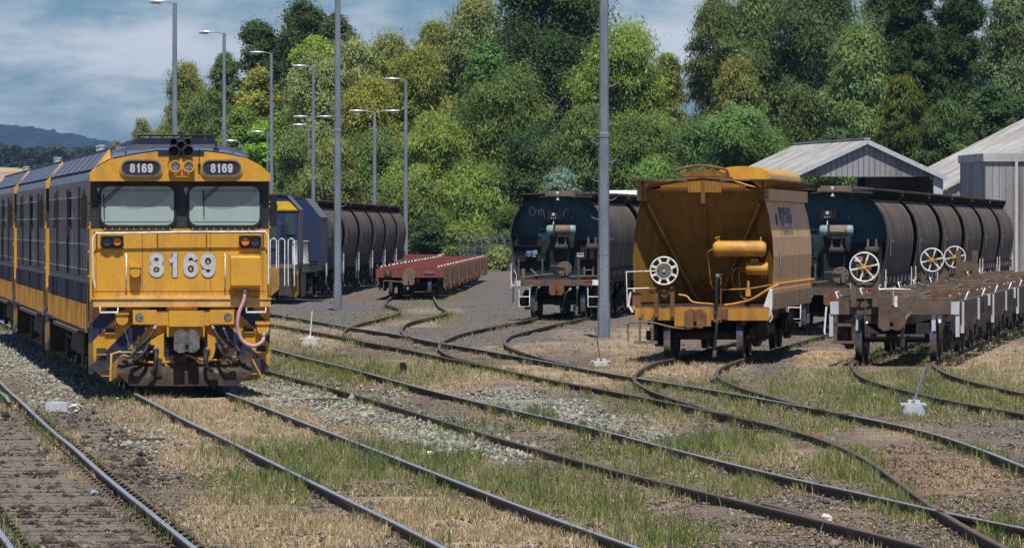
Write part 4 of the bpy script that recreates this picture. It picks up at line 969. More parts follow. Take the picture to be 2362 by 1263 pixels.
# ------------------------------------------------------------------ yellow hopper wagon
def Hc(cx, cy): return ((cx - 497) / 292, (1208 - cy) / 292)
SEC = [(0, 1.12), (1.2, 1.12), (1.42, 1.3), (1.44, 1.75), (1.45, 2.2), (1.42, 2.6), (1.36, 2.95), (1.26, 3.3)]
def make_hopper():
    T = root('hopper_wagon', (3.92, 137, 0), R(-6.0), 'yellow brown grain hopper wagon with a sloping end and pale dusty side', 'wagon')
    Ln = 13.6
    half = [(1.43, 1.12), (1.44, 1.6), (1.46, 2.1), (1.44, 2.5), (1.37, 2.95), (1.27, 3.3), (1.2, 3.48), (.62, 3.66), (0, 3.72)]
    full_ = [(x, z) for x, z in half] + [(-x, z) for x, z in reversed(half[:-1])]
    n_ = len(full_)
    b = MB()
    for i in range(n_ - 1):
        (x0, z0), (x1, z1) = full_[i], full_[i + 1]
        mi = 0 if i < 5 or i > n_ - 7 else 1
        b.add([(x0, .35, z0), (x1, .35, z1), (x1, Ln, z1), (x0, Ln, z0)], [(0, 3, 2, 1)], mi, False)
    b.add([(x, Ln, z) for x, z in full_], [list(range(n_))], 1)
    # ribs on the sides
    for y in np.arange(1.5, Ln, 1.45):
        for s in (-1, 1):
            for i in range(0, 5):
                (x0, z0), (x1, z1) = full_[i], full_[i + 1]
                b.add([(s * (x0 + .02), y, z0), (s * (x1 + .02), y, z1), (s * (x1 + .02), y + .05, z1), (s * (x0 + .02), y + .05, z0)], [(0, 1, 2, 3)], 0)
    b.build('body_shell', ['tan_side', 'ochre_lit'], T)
    # end: sloping sheet leaning back towards the bottom, side wings, arched corrugated head
    b = MB()
    def sy(z): return .42 + (3.6 - z) * .58
    xt, zt = 1.12, 3.3; xb, zb = .32, 1.15
    b.add([(-xt, sy(3.4), 3.4), (-.6, sy(3.6), 3.62), (0, sy(3.7), 3.7), (.6, sy(3.6), 3.62), (xt, sy(3.4), 3.4), (xb, sy(zb), zb), (-xb, sy(zb), zb)], [(0, 1, 2, 3, 4, 5, 6)], 0)
    for s in (-1, 1):
        b.add([(s * xt, sy(3.4), 3.4), (s * 1.2, .5, 3.4), (s * 1.36, .5, 2.95), (s * 1.43, .5, 2.5), (s * 1.45, .5, 2.1), (s * 1.43, .5, 1.15), (s * .6, 1.95, 1.15), (s * xb, sy(zb), zb)], [tuple(range(8))], 0)
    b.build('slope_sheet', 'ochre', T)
    b = MB()
    for k in range(62):
        x = -.88 + k * 1.76 / 61
        z1 = 3.7 - .11 * (abs(x) / .9) ** 2 - .03; z0 = 3.44 - .02 * (abs(x))
        b.bar((x, .37, z0), (x, .37, z1), .012, .03, 0, (0, 1, 0))
    b.prism([(-.9, 3.42), (-.9, 3.56), (-.6, 3.63), (0, 3.67), (.6, 3.63), (.9, 3.56), (.9, 3.42)], 'y', .38, .42, 1)
    b.box(-1.2, -.9, .38, .42, 3.4, 3.5, 1); b.box(.9, 1.2, .38, .42, 3.4, 3.5, 1)
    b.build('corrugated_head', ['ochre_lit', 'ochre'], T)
    b = MB()
    for s in (-1, 1):
        b.bar((s * 1.17, .47, 3.2), (s * .22, 1.8, 1.15), .03, .12, 0); b.bar((s * 1.16, .44, 3.2), (s * .2, 1.76, 1.15), .012, .015, 1)  # thin cream strips paint the highlight along the sloping ribs
    b.bar((0, .36, 3.66), (0, sy(1.9) - .02, 1.9), .06, .03, 0); b.bar((0, .355, 3.68), (0, .38, 3.2), .085, .04, 0)
    x, z = Hc(510, 728); b.ring((x, sy(z) - .03, z), 'y', .245, .014, 28, 6, 0)
    for i in range(14):
        t = 2 * math.pi * i / 14; b.cyl((x + .245 * math.cos(t), sy(z) - .06, z + .245 * math.sin(t)), (x + .245 * math.cos(t), sy(z), z + .245 * math.sin(t)), .012, 6, 0)
    b.tube([(x - .1, sy(z) - .03, z), (x + .02, sy(z) - .05, z)], .01, 5)
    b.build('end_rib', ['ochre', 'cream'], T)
    for s in (-1, 1):   # corner boxes and cant rails
        b = MB(); b.box(s * 1.2 - (.0 if s > 0 else .17), s * 1.2 + (.17 if s > 0 else 0), .28, Ln, 3.26, 3.5, 0)
        b.box(s * 1.2 - (0 if s > 0 else .155), s * 1.2 + (.155 if s > 0 else 0), .262, .279, 3.3, 3.37, 1); b.box(s * 1.2 - (0 if s > 0 else .155), s * 1.2 + (.155 if s > 0 else 0), .262, .279, 3.4, 3.47, 1)
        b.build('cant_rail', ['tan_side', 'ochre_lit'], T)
    b = MB()   # roof walkways on brackets
    for s in (-1, 1):
        x0, x1 = (s * 1.0, s * 1.5); b.box(min(x0, x1), max(x0, x1), -.05, Ln + .2, 3.665, 3.7, 0)
        for y in np.arange(.2, Ln, .8): b.prism([(s * 1.02, 3.66), (s * 1.48, 3.66), (s * 1.22, 3.5)], 'y', y, y + .04, 1)
        b.box(s * 1.24 - .03, s * 1.24 + .03, .2, .27, 3.25, 3.68, 2)
    b.box(-1.5, -.3, -.05, .28, 3.665, 3.7, 0); b.box(.4, 1.5, -.05, .28, 3.665, 3.7, 0)
    b.build('roof_walkway', ['dust_brown', 'ochre_lit', 'rust'], T)
    b = MB()   # open hatch lid and dome
    hx = -.02
    b.prism([(hx - .52, 3.74), (hx - .5, 3.82), (hx - .2, 3.9), (hx + .2, 3.9), (hx + .47, 3.83), (hx + .5, 3.74)], 'y', 1.0, 1.5, 2); b.prism([(hx - .47, 3.76), (hx - .45, 3.81), (hx - .18, 3.875), (hx + .2, 3.875), (hx + .42, 3.82), (hx + .45, 3.76)], 'y', .985, 1.0, 1); b.box(hx - .55, hx + .55, .95, 1.6, 3.68, 3.75, 2)
    b.build('roof_hatch', ['ochre_lit', 'ochre', 'rust'], T)
    b = MB(); b.tube(catmull([(hx - .62, .8, 3.82), (hx - .56, .78, 3.89), (hx - .1, .75, 3.985), (hx + .4, .75, 3.92), (hx + .5, .78, 3.84), (hx + .52, .8, 3.7)], 5), .03, 8); b.build('hatch_bar', 'rust', T)
    b = MB(); dome = [(hx - .35, 3.7), (hx - .3, 3.85), (hx + .0, 3.97), (hx + .5, 3.97), (hx + .8, 3.86), (hx + .85, 3.7)]
    b.prism([(p.x + .45, p.z) for p in catmull([(x, 0, z) for x, z in dome], 5)], 'y', 2.2, 12.6, 0, True); b.build('roof_dome', 'yellow', T)
    # reservoirs and pipes
    b = MB(); x0, z = Hc(557, 548); x1 = Hc(880, 0)[0]; y = .35
    b.tube([(x0, y, z), (x0 + .03, y, z), (x0 + .08, y, z), (x1 - .08, y, z), (x1 - .03, y, z), (x1, y, z)], [.09, .135, .16, .16, .135, .09], 20); b.box(x0 + .1, x0 + .13, y, .9, z - .18, z + .2); b.box(x1 - .13, x1 - .1, y, .9, z - .18, z + .25)
    for k in range(28): b.box(x0 + .1 + k * .032, x0 + .115 + k * .032, y - .02, y + .02, z + .155, z + .175)
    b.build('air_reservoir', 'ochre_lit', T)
    b = MB(); x0, z = Hc(755, 668); x1 = Hc(890, 0)[0]; b.tube([(x0, .45, z), (x0 + .03, .45, z), (x1 - .03, .45, z), (x1, .45, z)], [.1, .13, .13, .1], 18); b.box(x0 + .1, x0 + .25, .45, 1.0, z + .1, z + .2); b.build('brake_cylinder', 'ochre_lit', T)
    b = MB(); pp = lambda *q: catmull([(Hc(a, c)[0], yy, Hc(a, c)[1]) for a, c, yy in q], 4)
    b.tube(pp((552, 550, .4), (524, 575, .45), (526, 640, .6), (540, 770, .7), (580, 795, .5)), .014, 6)
    b.tube(pp((755, 665, .5), (690, 668, .6), (668, 700, .7), (668, 760, .8), (710, 785, .7), (780, 780, .5)), .012, 6); b.tube(pp((755, 680, .5), (712, 690, .6), (714, 780, .7), (730, 845, .6), (800, 850, .5)), .012, 6)
    b.tube(pp((600, 795, .6), (760, 790, .5), (900, 768, .4), (955, 765, .3)), .016, 6)
    b.tube(pp((630, 888, .3), (700, 878, .2), (800, 850, .15), (900, 790, .1), (955, 765, .2)), .026, 8); b.tube([(1.5, .2, 1.52), (1.5, Ln, 1.52)], .03, 8)
    b.tube(pp((350, 825, .3), (400, 835, .3), (440, 870, .25), (560, 882, .25)), .02, 8)
    b.tube(pp((575, 490, .4), (572, 482, .4), (598, 476, .4)), .012, 6)
    x, z = Hc(770, 800); b.box(x - .05, x + .05, .3, .45, z - .12, z + .02); b.cyl((x, .37, z), (x, .37, z + .2), .03, 8)
    b.build('brake_pipe', 'ochre_lit', T)
    # headstock and underframe
    b = MB(); x0, z1 = Hc(95, 905); x1, z0 = Hc(905, 978); b.box(x0, x1, -.12, .1, z0, z1, 0); b.box(-.55, .2, -.2, .1, z0 - .12, z1 + .02, 0); b.box(x0, x1, -.1, .5, z1, z1 + .03, 1)
    for x in (-1.1, .85): b.box(x - .03, x + .03, .1, Ln, z0 - .1, z1 - .02, 1)
    b.box(-1.0, -.92, -.16, -.1, z0, z0 + .14, 1); b.box(-1.25, -1.2, -.16, -.1, z0, z0 + .14, 1)
    b.box(.3, .55, -.17, -.118, z0 + .03, z1 - .01, 1)
    hd = b.build('headstock', ['yellow_dirty', 'rust'], T)
    b = MB(); b.prism([(1.28, 1.06), (1.28, .82), (1.4, .82), (1.46, 1.05), (1.46, 1.42), (1.41, 1.44)], 'y', -.1, .28); b.tube([(1.41, -.1, 1.05), (1.47, -.1, .85), (1.41, -.08, .75)], .018, 6); b.build('corner_plate', 'white_paint', T)
    b = MB()
    for y0 in (4.4, 7.9): b.prism([(-1.2, 1.12), (1.2, 1.12), (.5, .35), (-.5, .35)], 'y', y0 - 1.1, y0 + 1.1)
    b.box(-1.3, 1.3, .5, Ln, 1.0, 1.12); b.build('hopper_chute', 'grime', T)
    b = MB(); b.box(1.41, 1.455, .3, Ln, 1.0, 1.42); b.box(-1.455, -1.41, .3, Ln, 1.0, 1.42); b.build('side_sill', 'tan_side', T)
    coupler(T, Hc(470, 0)[0], -.5, Hc(0, 968)[1], 'rust', 1.05)
    # hand brake
    b = MB(); x, z = Hc(275, 680); yy = -.28
    b.ring((x, yy, z), 'y', .283, .017, 40, 8, 0)
    b.prism(circ(x, z, .155, 24), 'y', yy - .01, yy + .01, 1)
    for i in range(8):
        t = 2 * math.pi * (i + .5) / 8; b.bar((x + .15 * math.cos(t), yy, z + .15 * math.sin(t)), (x + .275 * math.cos(t), yy, z + .275 * math.sin(t)), .05, .015, 0, (0, 1, 0))
    b.ring((x, yy, z), 'y', .165, .012, 30, 6, 0)
    b.cyl((x, yy - .03, z), (x, .1, z), .03, 8, 2); b.build('handbrake_wheel', ['white_paint', 'steel_grey', 'bright_yellow'], T)
    b = MB(); xa, xb_ = Hc(215, 0)[0], Hc(335, 0)[0]
    b.box(xa, xa + .08, -.2, -.05, .86, 1.4); b.box(xb_ - .08, xb_, -.2, -.05, .86, 1.48); b.box(xa, xb_, -.15, -.05, 1.32, 1.42); b.tube([(xa - .1, -.1, 1.38), (x, -.15, 1.3), (xb_, -.12, 1.3)], .03, 6); b.cyl((x, -.2, 1.33), (x, .0, 1.33), .08, 12)
    b.box(Hc(80, 0)[0], Hc(130, 0)[0], -.1, -.05, 1.08, 1.38)
    b.build('handbrake_stand', 'rust', T)
    b = MB(); X0 = Hc(45, 0)[0]; b.tube([(X0 + .02, -.15, Hc(0, 900)[1]), (X0, -.15, Hc(0, 686)[1]), (Hc(225, 0)[0], -.15, Hc(0, 681)[1])], .016, 6); b.tube([(X0, -.15, Hc(0, 788)[1]), (Hc(225, 0)[0], -.15, Hc(0, 783)[1])], .014, 6)
    b.tube([(X0 + .08, -.1, 1.38), (X0 + .03, -.1, 1.1), (X0 + .12, -.1, .95)], .03, 6)
    b.build('end_railing', 'white_paint', T)
    b = MB(); pts = catmull([(Hc(a, c)[0], yy, Hc(a, c)[1]) for a, c, yy in ((60, 1105, -.3), (58, 1020, -.3), (80, 990, -.35), (200, 990, -.3), (330, 1020, -.35), (440, 1030, -.3))], 4); b.tube(pts, .018, 6)
    b.build('uncoupling_lever', 'dust_brown', T)
    b = MB(); xs_ = Hc(92, 0)[0]; b.box(xs_, Hc(232, 0)[0], -.25, .0, .3, .36); b.box(Hc(117, 0)[0], Hc(130, 0)[0], -.12, -.05, .36, .85); b.box(Hc(192, 0)[0], Hc(208, 0)[0], -.12, -.05, .36, .85); b.build('step', 'dust_brown', T)
    hose(T, [(Hc(600, 700)[0], -.25, Hc(0, 700)[1]), (Hc(592, 760)[0], -.3, Hc(0, 760)[1]), (Hc(592, 880)[0], -.32, Hc(0, 880)[1]), (Hc(582, 938)[0], -.3, Hc(0, 938)[1])], .034)
    b = MB(); b.box(Hc(612, 0)[0], Hc(618, 0)[0], -.16, -.1, .9, 1.7); b.box(Hc(575, 0)[0], Hc(622, 0)[0], -.3, -.12, .75, .95); b.tube([(Hc(598, 0)[0], -.25, 1.73), (Hc(630, 0)[0], -.28, 1.74)], .012, 6); b.build('hose_bracket', 'rust', T)
    hose(T, [(Hc(612, 970)[0], -.25, Hc(0, 970)[1]), (Hc(596, 1000)[0], -.35, Hc(0, 1000)[1]), (Hc(588, 1100)[0], -.4, Hc(0, 1100)[1]), (Hc(582, 1195)[0], -.38, Hc(0, 1195)[1])], .03)
    # side lettering, plate and marks
    b = MB(); b.add([(1.385, 2.2, 2.98), (1.385, 2.6, 2.98), (1.42, 2.6, 2.75), (1.42, 2.2, 2.75)], [(0, 1, 2, 3)], 0); b.box(1.475, 1.48, 2.2, 2.55, 1.9, 2.4, 1)
    b.build('side_plate', ['dust_brown', 'pale_grey'], T)
    b = MB(); text_into(b, 'NLC9RP', 3.6, 7.6, 2.68, 3.14, 0, .05, plane='yz'); b.v = [(1.465 - (z - 2.5) * .24 + .03, y, z) for _, y, z in b.v]; b.build('side_lettering', 'faded_purple', T)
    add_bogie(T, 1.75, (-.9, .9)); add_bogie(T, Ln - 1.75, (-.9, .9))
    for s in (1,):
        b = MB(); b.box(1.1, 1.3, .6, .9, .45, .95); b.cyl((1.2, .5, .6), (1.2, 1.0, .6), .14, 12); b.build('brake_gear', 'soot_dark', T)
    return T
make_hopper()

# ------------------------------------------------------------------ tank-shaped grain wagons
def Tc(cx, cy): return ((cx - 530) / 288, (1152 - cy) / 288)
TH_ = [(1.2, 1.22), (1.32, 1.5), (1.41, 2.0), (1.45, 2.4), (1.42, 2.72), (1.33, 3.02), (1.17, 3.27), (.95, 3.46), (.68, 3.58), (.3, 3.63)]
TSEC = TH_ + [(-x, z) for x, z in reversed(TH_)]
def make_tank(full, Ln=13.2, shell='soot', end='teal'):
    T = root('tank_wagon', (0, 0, 0))
    n_ = len(TSEC); b = MB(); y0 = .45 if full else .75
    b.add([(x, y0, z) for x, z in TSEC] + [(x, Ln - y0, z) for x, z in TSEC], [(i, (i + 1) % n_, (i + 1) % n_ + n_, i + n_) for i in range(n_)], 0, True)
    b.add([(x, Ln - .75, z) for x, z in TSEC], [list(range(n_))], 1)
    inn = [(x * .975, z - (.03 if z > 2.4 else -.03)) for x, z in TSEC]
    b.add([(x, y0, z) for x, z in TSEC] + [(x, y0, z) for x, z in inn] + [(x, .95 if full else 1.6, z) for x, z in inn], [(i, (i + 1) % n_, (i + 1) % n_ + n_, i + n_) for i in range(n_)] + [(i + n_, (i + 1) % n_ + n_, (i + 1) % n_ + 2 * n_, i + 2 * n_) for i in range(n_)], 1, False)
    # weld bands
    for y in (3.2, 6.5, 9.8):
        o = [(x * 1.006, z + (.008 if z > 2.4 else 0)) for x, z in TSEC]
        b.add([(x, y, z) for x, z in o] + [(x, y + .05, z) for x, z in o], [(i, (i + 1) % n_, (i + 1) % n_ + n_, i + n_) for i in range(n_)], 0, True)
    r_ = random.Random(5)      # chalked numbers, scrapes and pale runs on the shell
    for s in (-1, 1):
        for k in range(9):
            y = r_.uniform(.9, Ln - 1); z0 = r_.uniform(1.75, 2.5); h = r_.uniform(.25, .75); x_ = 1.462 if z0 > 1.9 else 1.43
            b.add([(s * x_, y, z0), (s * x_, y + .1, z0), (s * (x_ + .003), y + .08, z0 + h * .6), (s * (x_ + .003), y + .02, z0 + h * .6)], [(0, 1, 2, 3)], 2)
        b.box(s * 1.46 - .005, s * 1.46 + .005, 1.6, 2.9, 2.3, 2.36, 2); b.box(s * 1.46 - .005, s * 1.46 + .005, 1.1, 1.3, 1.95, 2.6, 2)
    b.build('tank_shell', [shell, 'soot_dark', 'chalk'], T)
    b = MB()    # walkway with struts
    for s in (-1, 1):
        X0, X1 = sorted((s * .55, s * 1.12)); b.box(X0, X1, .1, Ln - .1, 3.66, 3.7)
        for y in np.arange(.4, Ln, .85): b.bar((s * 1.1, y, 3.66), (s * .98, y + .3, 3.42), .04, .05)
    b.build('roof_walkway', 'soot_dark', T)
    b = MB(); b.box(-.45, .45, 1.2, Ln - 1.2, 3.62, 3.72); 
    for y in np.arange(1.6, Ln - 1.6, 2.4): b.box(-.4, .4, y, y + 1.6, 3.72, 3.78)
    b.build('roof_hatch', 'dust_brown', T)
    b = MB(); b.box(-1.25, 1.25, .0, Ln, 1.0, 1.2)
    for yc in (4.5, 8.7): b.prism([(-1.15, 1.2), (1.15, 1.2), (.5, .4), (-.5, .4)], 'y', yc - 1, yc + 1)
    for s in (-1, 1): b.cyl((s * .9, 5.8, .75), (s * .9, 7.3, .75), .22, 12)
    b.build('underframe', 'grime', T)
    b = MB()    # dark lower sill with pale ticks
    for s in (-1, 1):
        b.box(s * 1.3 - .05, s * 1.3 + .05, .2, Ln - .2, 1.18, 1.42, 0)
        for y in (1.2, 2.6, 4.5, 6.4, 8.2, 10.0, 12.0): b.bar((s * 1.36, y, 1.22), (s * 1.36, y + .35, 1.38), .02, .05, 1)
    b.build('side_sill', ['soot_dark', 'dust_brown'], T)
    b = MB()
    for s in (-1, 1):
        for y in (.3, Ln - .55):
            b.tube([(s * 1.34, y, 1.3), (s * 1.36, y, .45), (s * 1.36, y + .3, .45), (s * 1.34, y + .3, 1.3)], .02, 6)
        for y in (.25, Ln - .5): b.box(s * 1.38, s * 1.4, y, y + .06, .8, 1.6)
    b.build('side_step', 'white_paint', T)
    add_bogie(T, 1.7); add_bogie(T, Ln - 1.7)
    if not full:
        b = MB(); b.add([(x, 1.58, z) for x, z in inn], [list(range(n_))]); b.build('tank_end', 'black', T); coupler(T, 0, -.45, .92); return T  # end sheet coloured black for the shade deep in its recess
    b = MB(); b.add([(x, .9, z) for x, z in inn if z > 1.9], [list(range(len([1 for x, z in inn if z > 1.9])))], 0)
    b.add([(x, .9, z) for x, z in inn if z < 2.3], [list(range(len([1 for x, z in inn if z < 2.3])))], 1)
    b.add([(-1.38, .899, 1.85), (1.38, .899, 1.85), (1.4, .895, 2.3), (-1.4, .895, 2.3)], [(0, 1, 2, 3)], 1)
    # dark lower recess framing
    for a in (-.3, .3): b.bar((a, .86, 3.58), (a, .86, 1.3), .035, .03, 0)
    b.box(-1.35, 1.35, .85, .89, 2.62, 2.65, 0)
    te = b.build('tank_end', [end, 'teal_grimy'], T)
    b = MB()
    for cx, cz, w, h in ((-.95, 2.27, .42, .3), (-.86, 1.8, .45, .26), (.95, 2.0, .3, .55)):
        b.box(cx - w, cx + w, .8, .88, cz - h / 2, cz + h / 2, 1); frame_ring(b, rrect(cx - w, cx + w, cz - h / 2, cz + h / 2, .06), rrect(cx - w + .02, cx + w - .02, cz - h / 2 + .02, cz + h / 2 - .02, .05), .78, .81, 0)
    b.prism([(-.25, 1.2), (-.25, 2.4), (.3, 2.4), (.3, 1.2)], 'y', .6, .88, 1)
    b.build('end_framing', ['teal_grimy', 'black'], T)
    b = MB(); x0, z = Tc(430, 402); x1 = Tc(683, 0)[0]
    b.tube([(x0, .5, z), (x0 + .03, .5, z), (x0 + .2, .5, z)], [.1, .145, .15], 18, 1); b.tube([(x0 + .2, .5, z), (x1 - .15, .5, z)], [.15, .15], 18, 0); b.tube([(x1 - .15, .5, z), (x1 - .03, .5, z), (x1, .5, z)], [.15, .145, .1], 18, 1)
    b.box(x0 + .22, x0 + .27, .34, .9, z - .2, z + .2, 2); b.build('air_reservoir', ['dust_brown', 'teal_pale', 'black'], T)
    b = MB(); x, z = Tc(485, 268); b.box(x - .19, x + .22, .8, .86, z - .17, z + .15, 0); b.box(x - .1, x + .13, .66, .8, z - .15, z + .12, 1); b.cyl((x, .64, z), (x, .67, z), .045, 10, 2)
    for k in (-.06, .0, .06): b.cyl((x + k, .64, z - .11), (x + k, .67, z - .11), .015, 6, 2)
    b.tube([(x, .75, z - .15), (x, .6, z - .32)], .015, 6, 2); b.build('control_valve', ['dust_brown', 'navy', 'pale_grey'], T)
    b = MB()
    for x0, x1, cy, r in ((500, 615, 550, .09), (770, 875, 550, .11)):
        a, z = Tc(x0, cy); c = Tc(x1, 0)[0]; b.tube([(a, .5, z), (a + .02, .5, z), (c - .02, .5, z), (c, .5, z)], [r * .6, r, r, r * .6], 14, 0); b.box(a + .05, a + .1, .5, .9, z - .02, z + .3, 1); b.box(c - .1, c - .05, .5, .9, z - .02, z + .3, 1)
    a, z = Tc(640, 300); b.cyl((a, .8, z - .08), (a, .8, z + .04), .035, 8, 1)
    b.build('brake_cylinder', ['soot_dark', 'dust_brown'], T)
    b = MB(); x, z = Tc(597, 733); b.prism(circ(x, z, .215, 28), 'y', -.02, .1, 0)
    for i in range(9):
        t = 2 * math.pi * i / 9; b.cyl((x + .17 * math.cos(t), -.03, z + .17 * math.sin(t)), (x + .17 * math.cos(t), .0, z + .17 * math.sin(t)), .022, 6, 1)
    b.box(x - .015, x + .03, -.06, -.02, z - .13, z + .05, 1); b.box(x - .42, x - .02, -.08, -.05, z + .07, z + .1, 0); b.bar((x, .1, z - .2), (x, .1, 1.1), .2, .1, 1)
    b.build('brake_disc', ['dust_brown', 'soot_dark'], T)
    b = MB(); b.box(-1.2, 1.38, -.1, .06, .94, 1.13, 0); b.box(-1.2, -1.03, -.112, -.1, .94, 1.1, 1); b.box(1.08, 1.3, -.112, -.1, .96, 1.12, 2)
    for x, w in ((-.95, .12), (-.05, .1), (.7, .12)): b.box(x - w, x + w, -.13, -.1, .96, 1.1, 0)
    b.box(-1.0, -.78, -.114, -.1, 1.05, 1.09, 3); b.box(.86, 1.08, -.114, -.1, 1.08, 1.12, 3)
    b.build('headstock', ['flat_brown', 'pale_grey', 'white_paint', 'sign_red'], T)
    coupler(T, Tc(545, 0)[0], -.5, Tc(0, 905)[1], 'rust', 1.05)
    for cx in (203, 408, 720, 888):
        b = MB(); a, z1 = Tc(cx, 648); b.cyl((a, -.05, 1.1), (a, -.05, z1), .028, 8); b.build('stanchion', 'deck_board', T)
    b = MB()
    for c in ((305, 735, 365, 790),): b.bar((Tc(c[0], 0)[0], -.02, Tc(0, c[1])[1]), (Tc(c[2], 0)[0], -.02, Tc(0, c[3])[1]), .07, .05)
    b.tube([(-1.1, -.05, 1.18), (-.5, -.1, 1.26), (-.1, -.1, 1.3)], .02, 6); b.tube([(.4, -.05, 1.22), (1.25, -.05, 1.24)], .02, 6); b.tube([(.83, -.02, 1.2), (.83, -.02, 1.5)], .03, 6); b.tube([(1.08, -.02, 1.2), (1.1, -.02, 1.5)], .03, 6); b.tube([(.85, -.02, 1.4), (1.1, -.02, 1.42)], .02, 6); b.box(-1.05, -.95, .0, .05, 1.13, 1.45)
    b.build('brake_linkage', 'dust_brown', T)
    for c0, c1 in ((205, 300), (800, 895)):
        a, z1 = Tc(c0, 890); c, z0 = Tc(c1, 1060); b = MB(); b.tube([(a, -.05, z1), (a, -.08, z0), (c, -.08, z0), (c, -.05, z1)], .02, 6); b.tube([(a, -.07, (z0 + z1) / 2), (c, -.07, (z0 + z1) / 2)], .015, 6); b.build('end_step', 'white_paint', T)
    b = MB(); b.tube(catmull([(-1.35, 0, 1.4), (-1.37, 0, 1.15), (-1.3, 0, .92), (-1.2, 0, 1.2), (-1.28, 0, 1.42)], 4), .015, 6); b.build('grab_handle', 'white_paint', T)
    hose(T, [(Tc(660, 905)[0], -.2, Tc(0, 905)[1]), (Tc(615, 950)[0], -.3, Tc(0, 950)[1]), (Tc(598, 1020)[0], -.32, Tc(0, 1020)[1]), (Tc(575, 1095)[0], -.3, Tc(0, 1095)[1])], .03)
    hose(T, [(Tc(715, 885)[0], -.15, Tc(0, 885)[1]), (Tc(712, 960)[0], -.25, Tc(0, 960)[1]), (Tc(708, 1130)[0], -.25, Tc(0, 1130)[1])], .03); hose(T, [(Tc(385, 890)[0], -.12, Tc(0, 890)[1]), (Tc(362, 930)[0], -.2, Tc(0, 930)[1]), (Tc(357, 1090)[0], -.2, Tc(0, 1090)[1])], .028)
    b = MB(); a, z = Tc(720, 615); b.box(a - .1, a + .1, .56, .58, z - .06, z + .06, 0); b.box(a - .085, a + .085, .552, .56, z + .005, z + .045, 1); b.build('warning_sign', ['pale_grey', 'sign_red'], T)
    b = MB(); b.add([(-.05, .34, 3.5), (.05, .34, 3.5), (.0, .34, 3.59)], [(0, 1, 2)]); b.add([(-.05, .3, 3.75), (.05, .3, 3.75), (.0, .3, 3.66)], [(0, 1, 2)]); b.build('centre_mark', 'white_paint', T)
    return T
tk = make_tank(True); tk.location = (1.333, 198, 0); tk.rotation_euler[2] = R(-5.5)
tag(tk, 'dark tank wagon with teal end and scrawled graffiti, behind the tall pegged pole', 'wagon')
g = MB()
for st in ([(268,255),(272,225),(290,205),(305,215),(318,245),(312,270),(295,275),(278,262),(272,235)], [(318,270),(325,228),(345,235),(350,272)], [(350,272),(358,235),(372,218),(375,255),(378,268)], [(392,222),(396,260),(408,305)], [(556,235),(566,265),(560,295)], [(560,295),(575,250),(590,220),(605,228),(620,255)]):
    g.tube(catmull([(Tc(a, c)[0], .885, Tc(0, c)[1]) for a, c in st], 4), .013, 5)
g.build('graffiti', 'graffiti', tk)
g = MB(); a, z = Tc(292, 605); g.box(a - .14, a + .14, .7, .8, z - .1, z + .08, 0); g.box(a - .17, a - .08, .68, .78, z - .08, z + .02, 1); g.box(a + .08, a + .18, .68, .78, z - .02, z + .1, 0); g.cyl((a, .66, z), (a, .72, z), .05, 10, 1); g.build('brake_valve', ['teal_pale', 'sign_blue'], tk)
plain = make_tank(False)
def put(o, x, y, yaw_, label, grp):
    o.location = (x, y, 0); o.rotation_euler[2] = yaw_; tag(o, label, 'wagon', grp); return o
def tpos(x0, y0, sl, k, p): return (x0 + sl * k * p, y0 + k * p)
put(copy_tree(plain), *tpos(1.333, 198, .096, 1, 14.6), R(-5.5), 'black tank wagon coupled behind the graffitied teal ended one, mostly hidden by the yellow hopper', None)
ordn = ['second', 'third', 'fourth', 'fifth', 'sixth']
tk2 = make_tank(True); put(tk2, 8.29, 172, R(-6.5), 'dark tank wagon with unscrawled teal end leading the row before the sheds', 'tank wagons in the row before the sheds')
g = MB()
x0, z = Tc(430, 402); text_into(g, 'S oon2', -.16, .3, z - .02, z + .06, .345, .0); g.build('chalk_mark', 'pale_grey', tk2)
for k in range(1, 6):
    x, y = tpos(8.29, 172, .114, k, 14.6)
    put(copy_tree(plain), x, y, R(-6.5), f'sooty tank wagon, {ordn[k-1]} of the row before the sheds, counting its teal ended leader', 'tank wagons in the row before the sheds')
ordn = ['first', 'second', 'third', 'fourth', 'fifth', 'sixth']
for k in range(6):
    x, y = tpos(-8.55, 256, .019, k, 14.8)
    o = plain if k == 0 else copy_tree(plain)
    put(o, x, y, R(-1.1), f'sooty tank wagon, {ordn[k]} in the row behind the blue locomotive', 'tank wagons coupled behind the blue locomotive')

# ------------------------------------------------------------------ flat wagons
def Bc(cx, cy): return ((cx - 616) / 313, (1188 - cy) / 313)
def brake_wheel_stand(T, x, y, wz, r, stand=True, mats=('white_paint', 'cream'), hw=.22, top=1.75):
    b = MB(); b.ring((x, y, wz), 'y', r, .017, 40, 8, 0)
    for i in range(7 if r > .3 else 6):
        t = 2 * math.pi * (i + .2) / (7 if r > .3 else 6)
        m_ = Vector((x + r * .5 * math.cos(t), y, wz + r * .5 * math.sin(t))); e = Vector((x + r * math.cos(t), y, wz + r * math.sin(t)))
        b.bar((x, y, wz), m_, .03, .02, 1, (0, 1, 0)); b.bar(m_, e, .035, .02, 0, (0, 1, 0))
    b.cyl((x, y - .04, wz), (x, y + .2, wz), .035, 10, 1); b.build('handbrake_wheel', list(mats), T)
    if stand:
        b = MB()
        for s in (-1, 1): b.box(x + s * hw - .06, x + s * hw + .06, y + .05, y + .2, 1.1, top)
        b.box(x - hw, x + hw, y + .07, y + .17, 1.62, 1.72); b.cyl((x, y + .08, wz), (x, y + .2, wz), .14, 14)
        b.tube([(x + .02, y + .02, 1.5), (x + .03, y + .0, .75)], .012, 5); b.build('handbrake_stand', 'flat_brown', T)
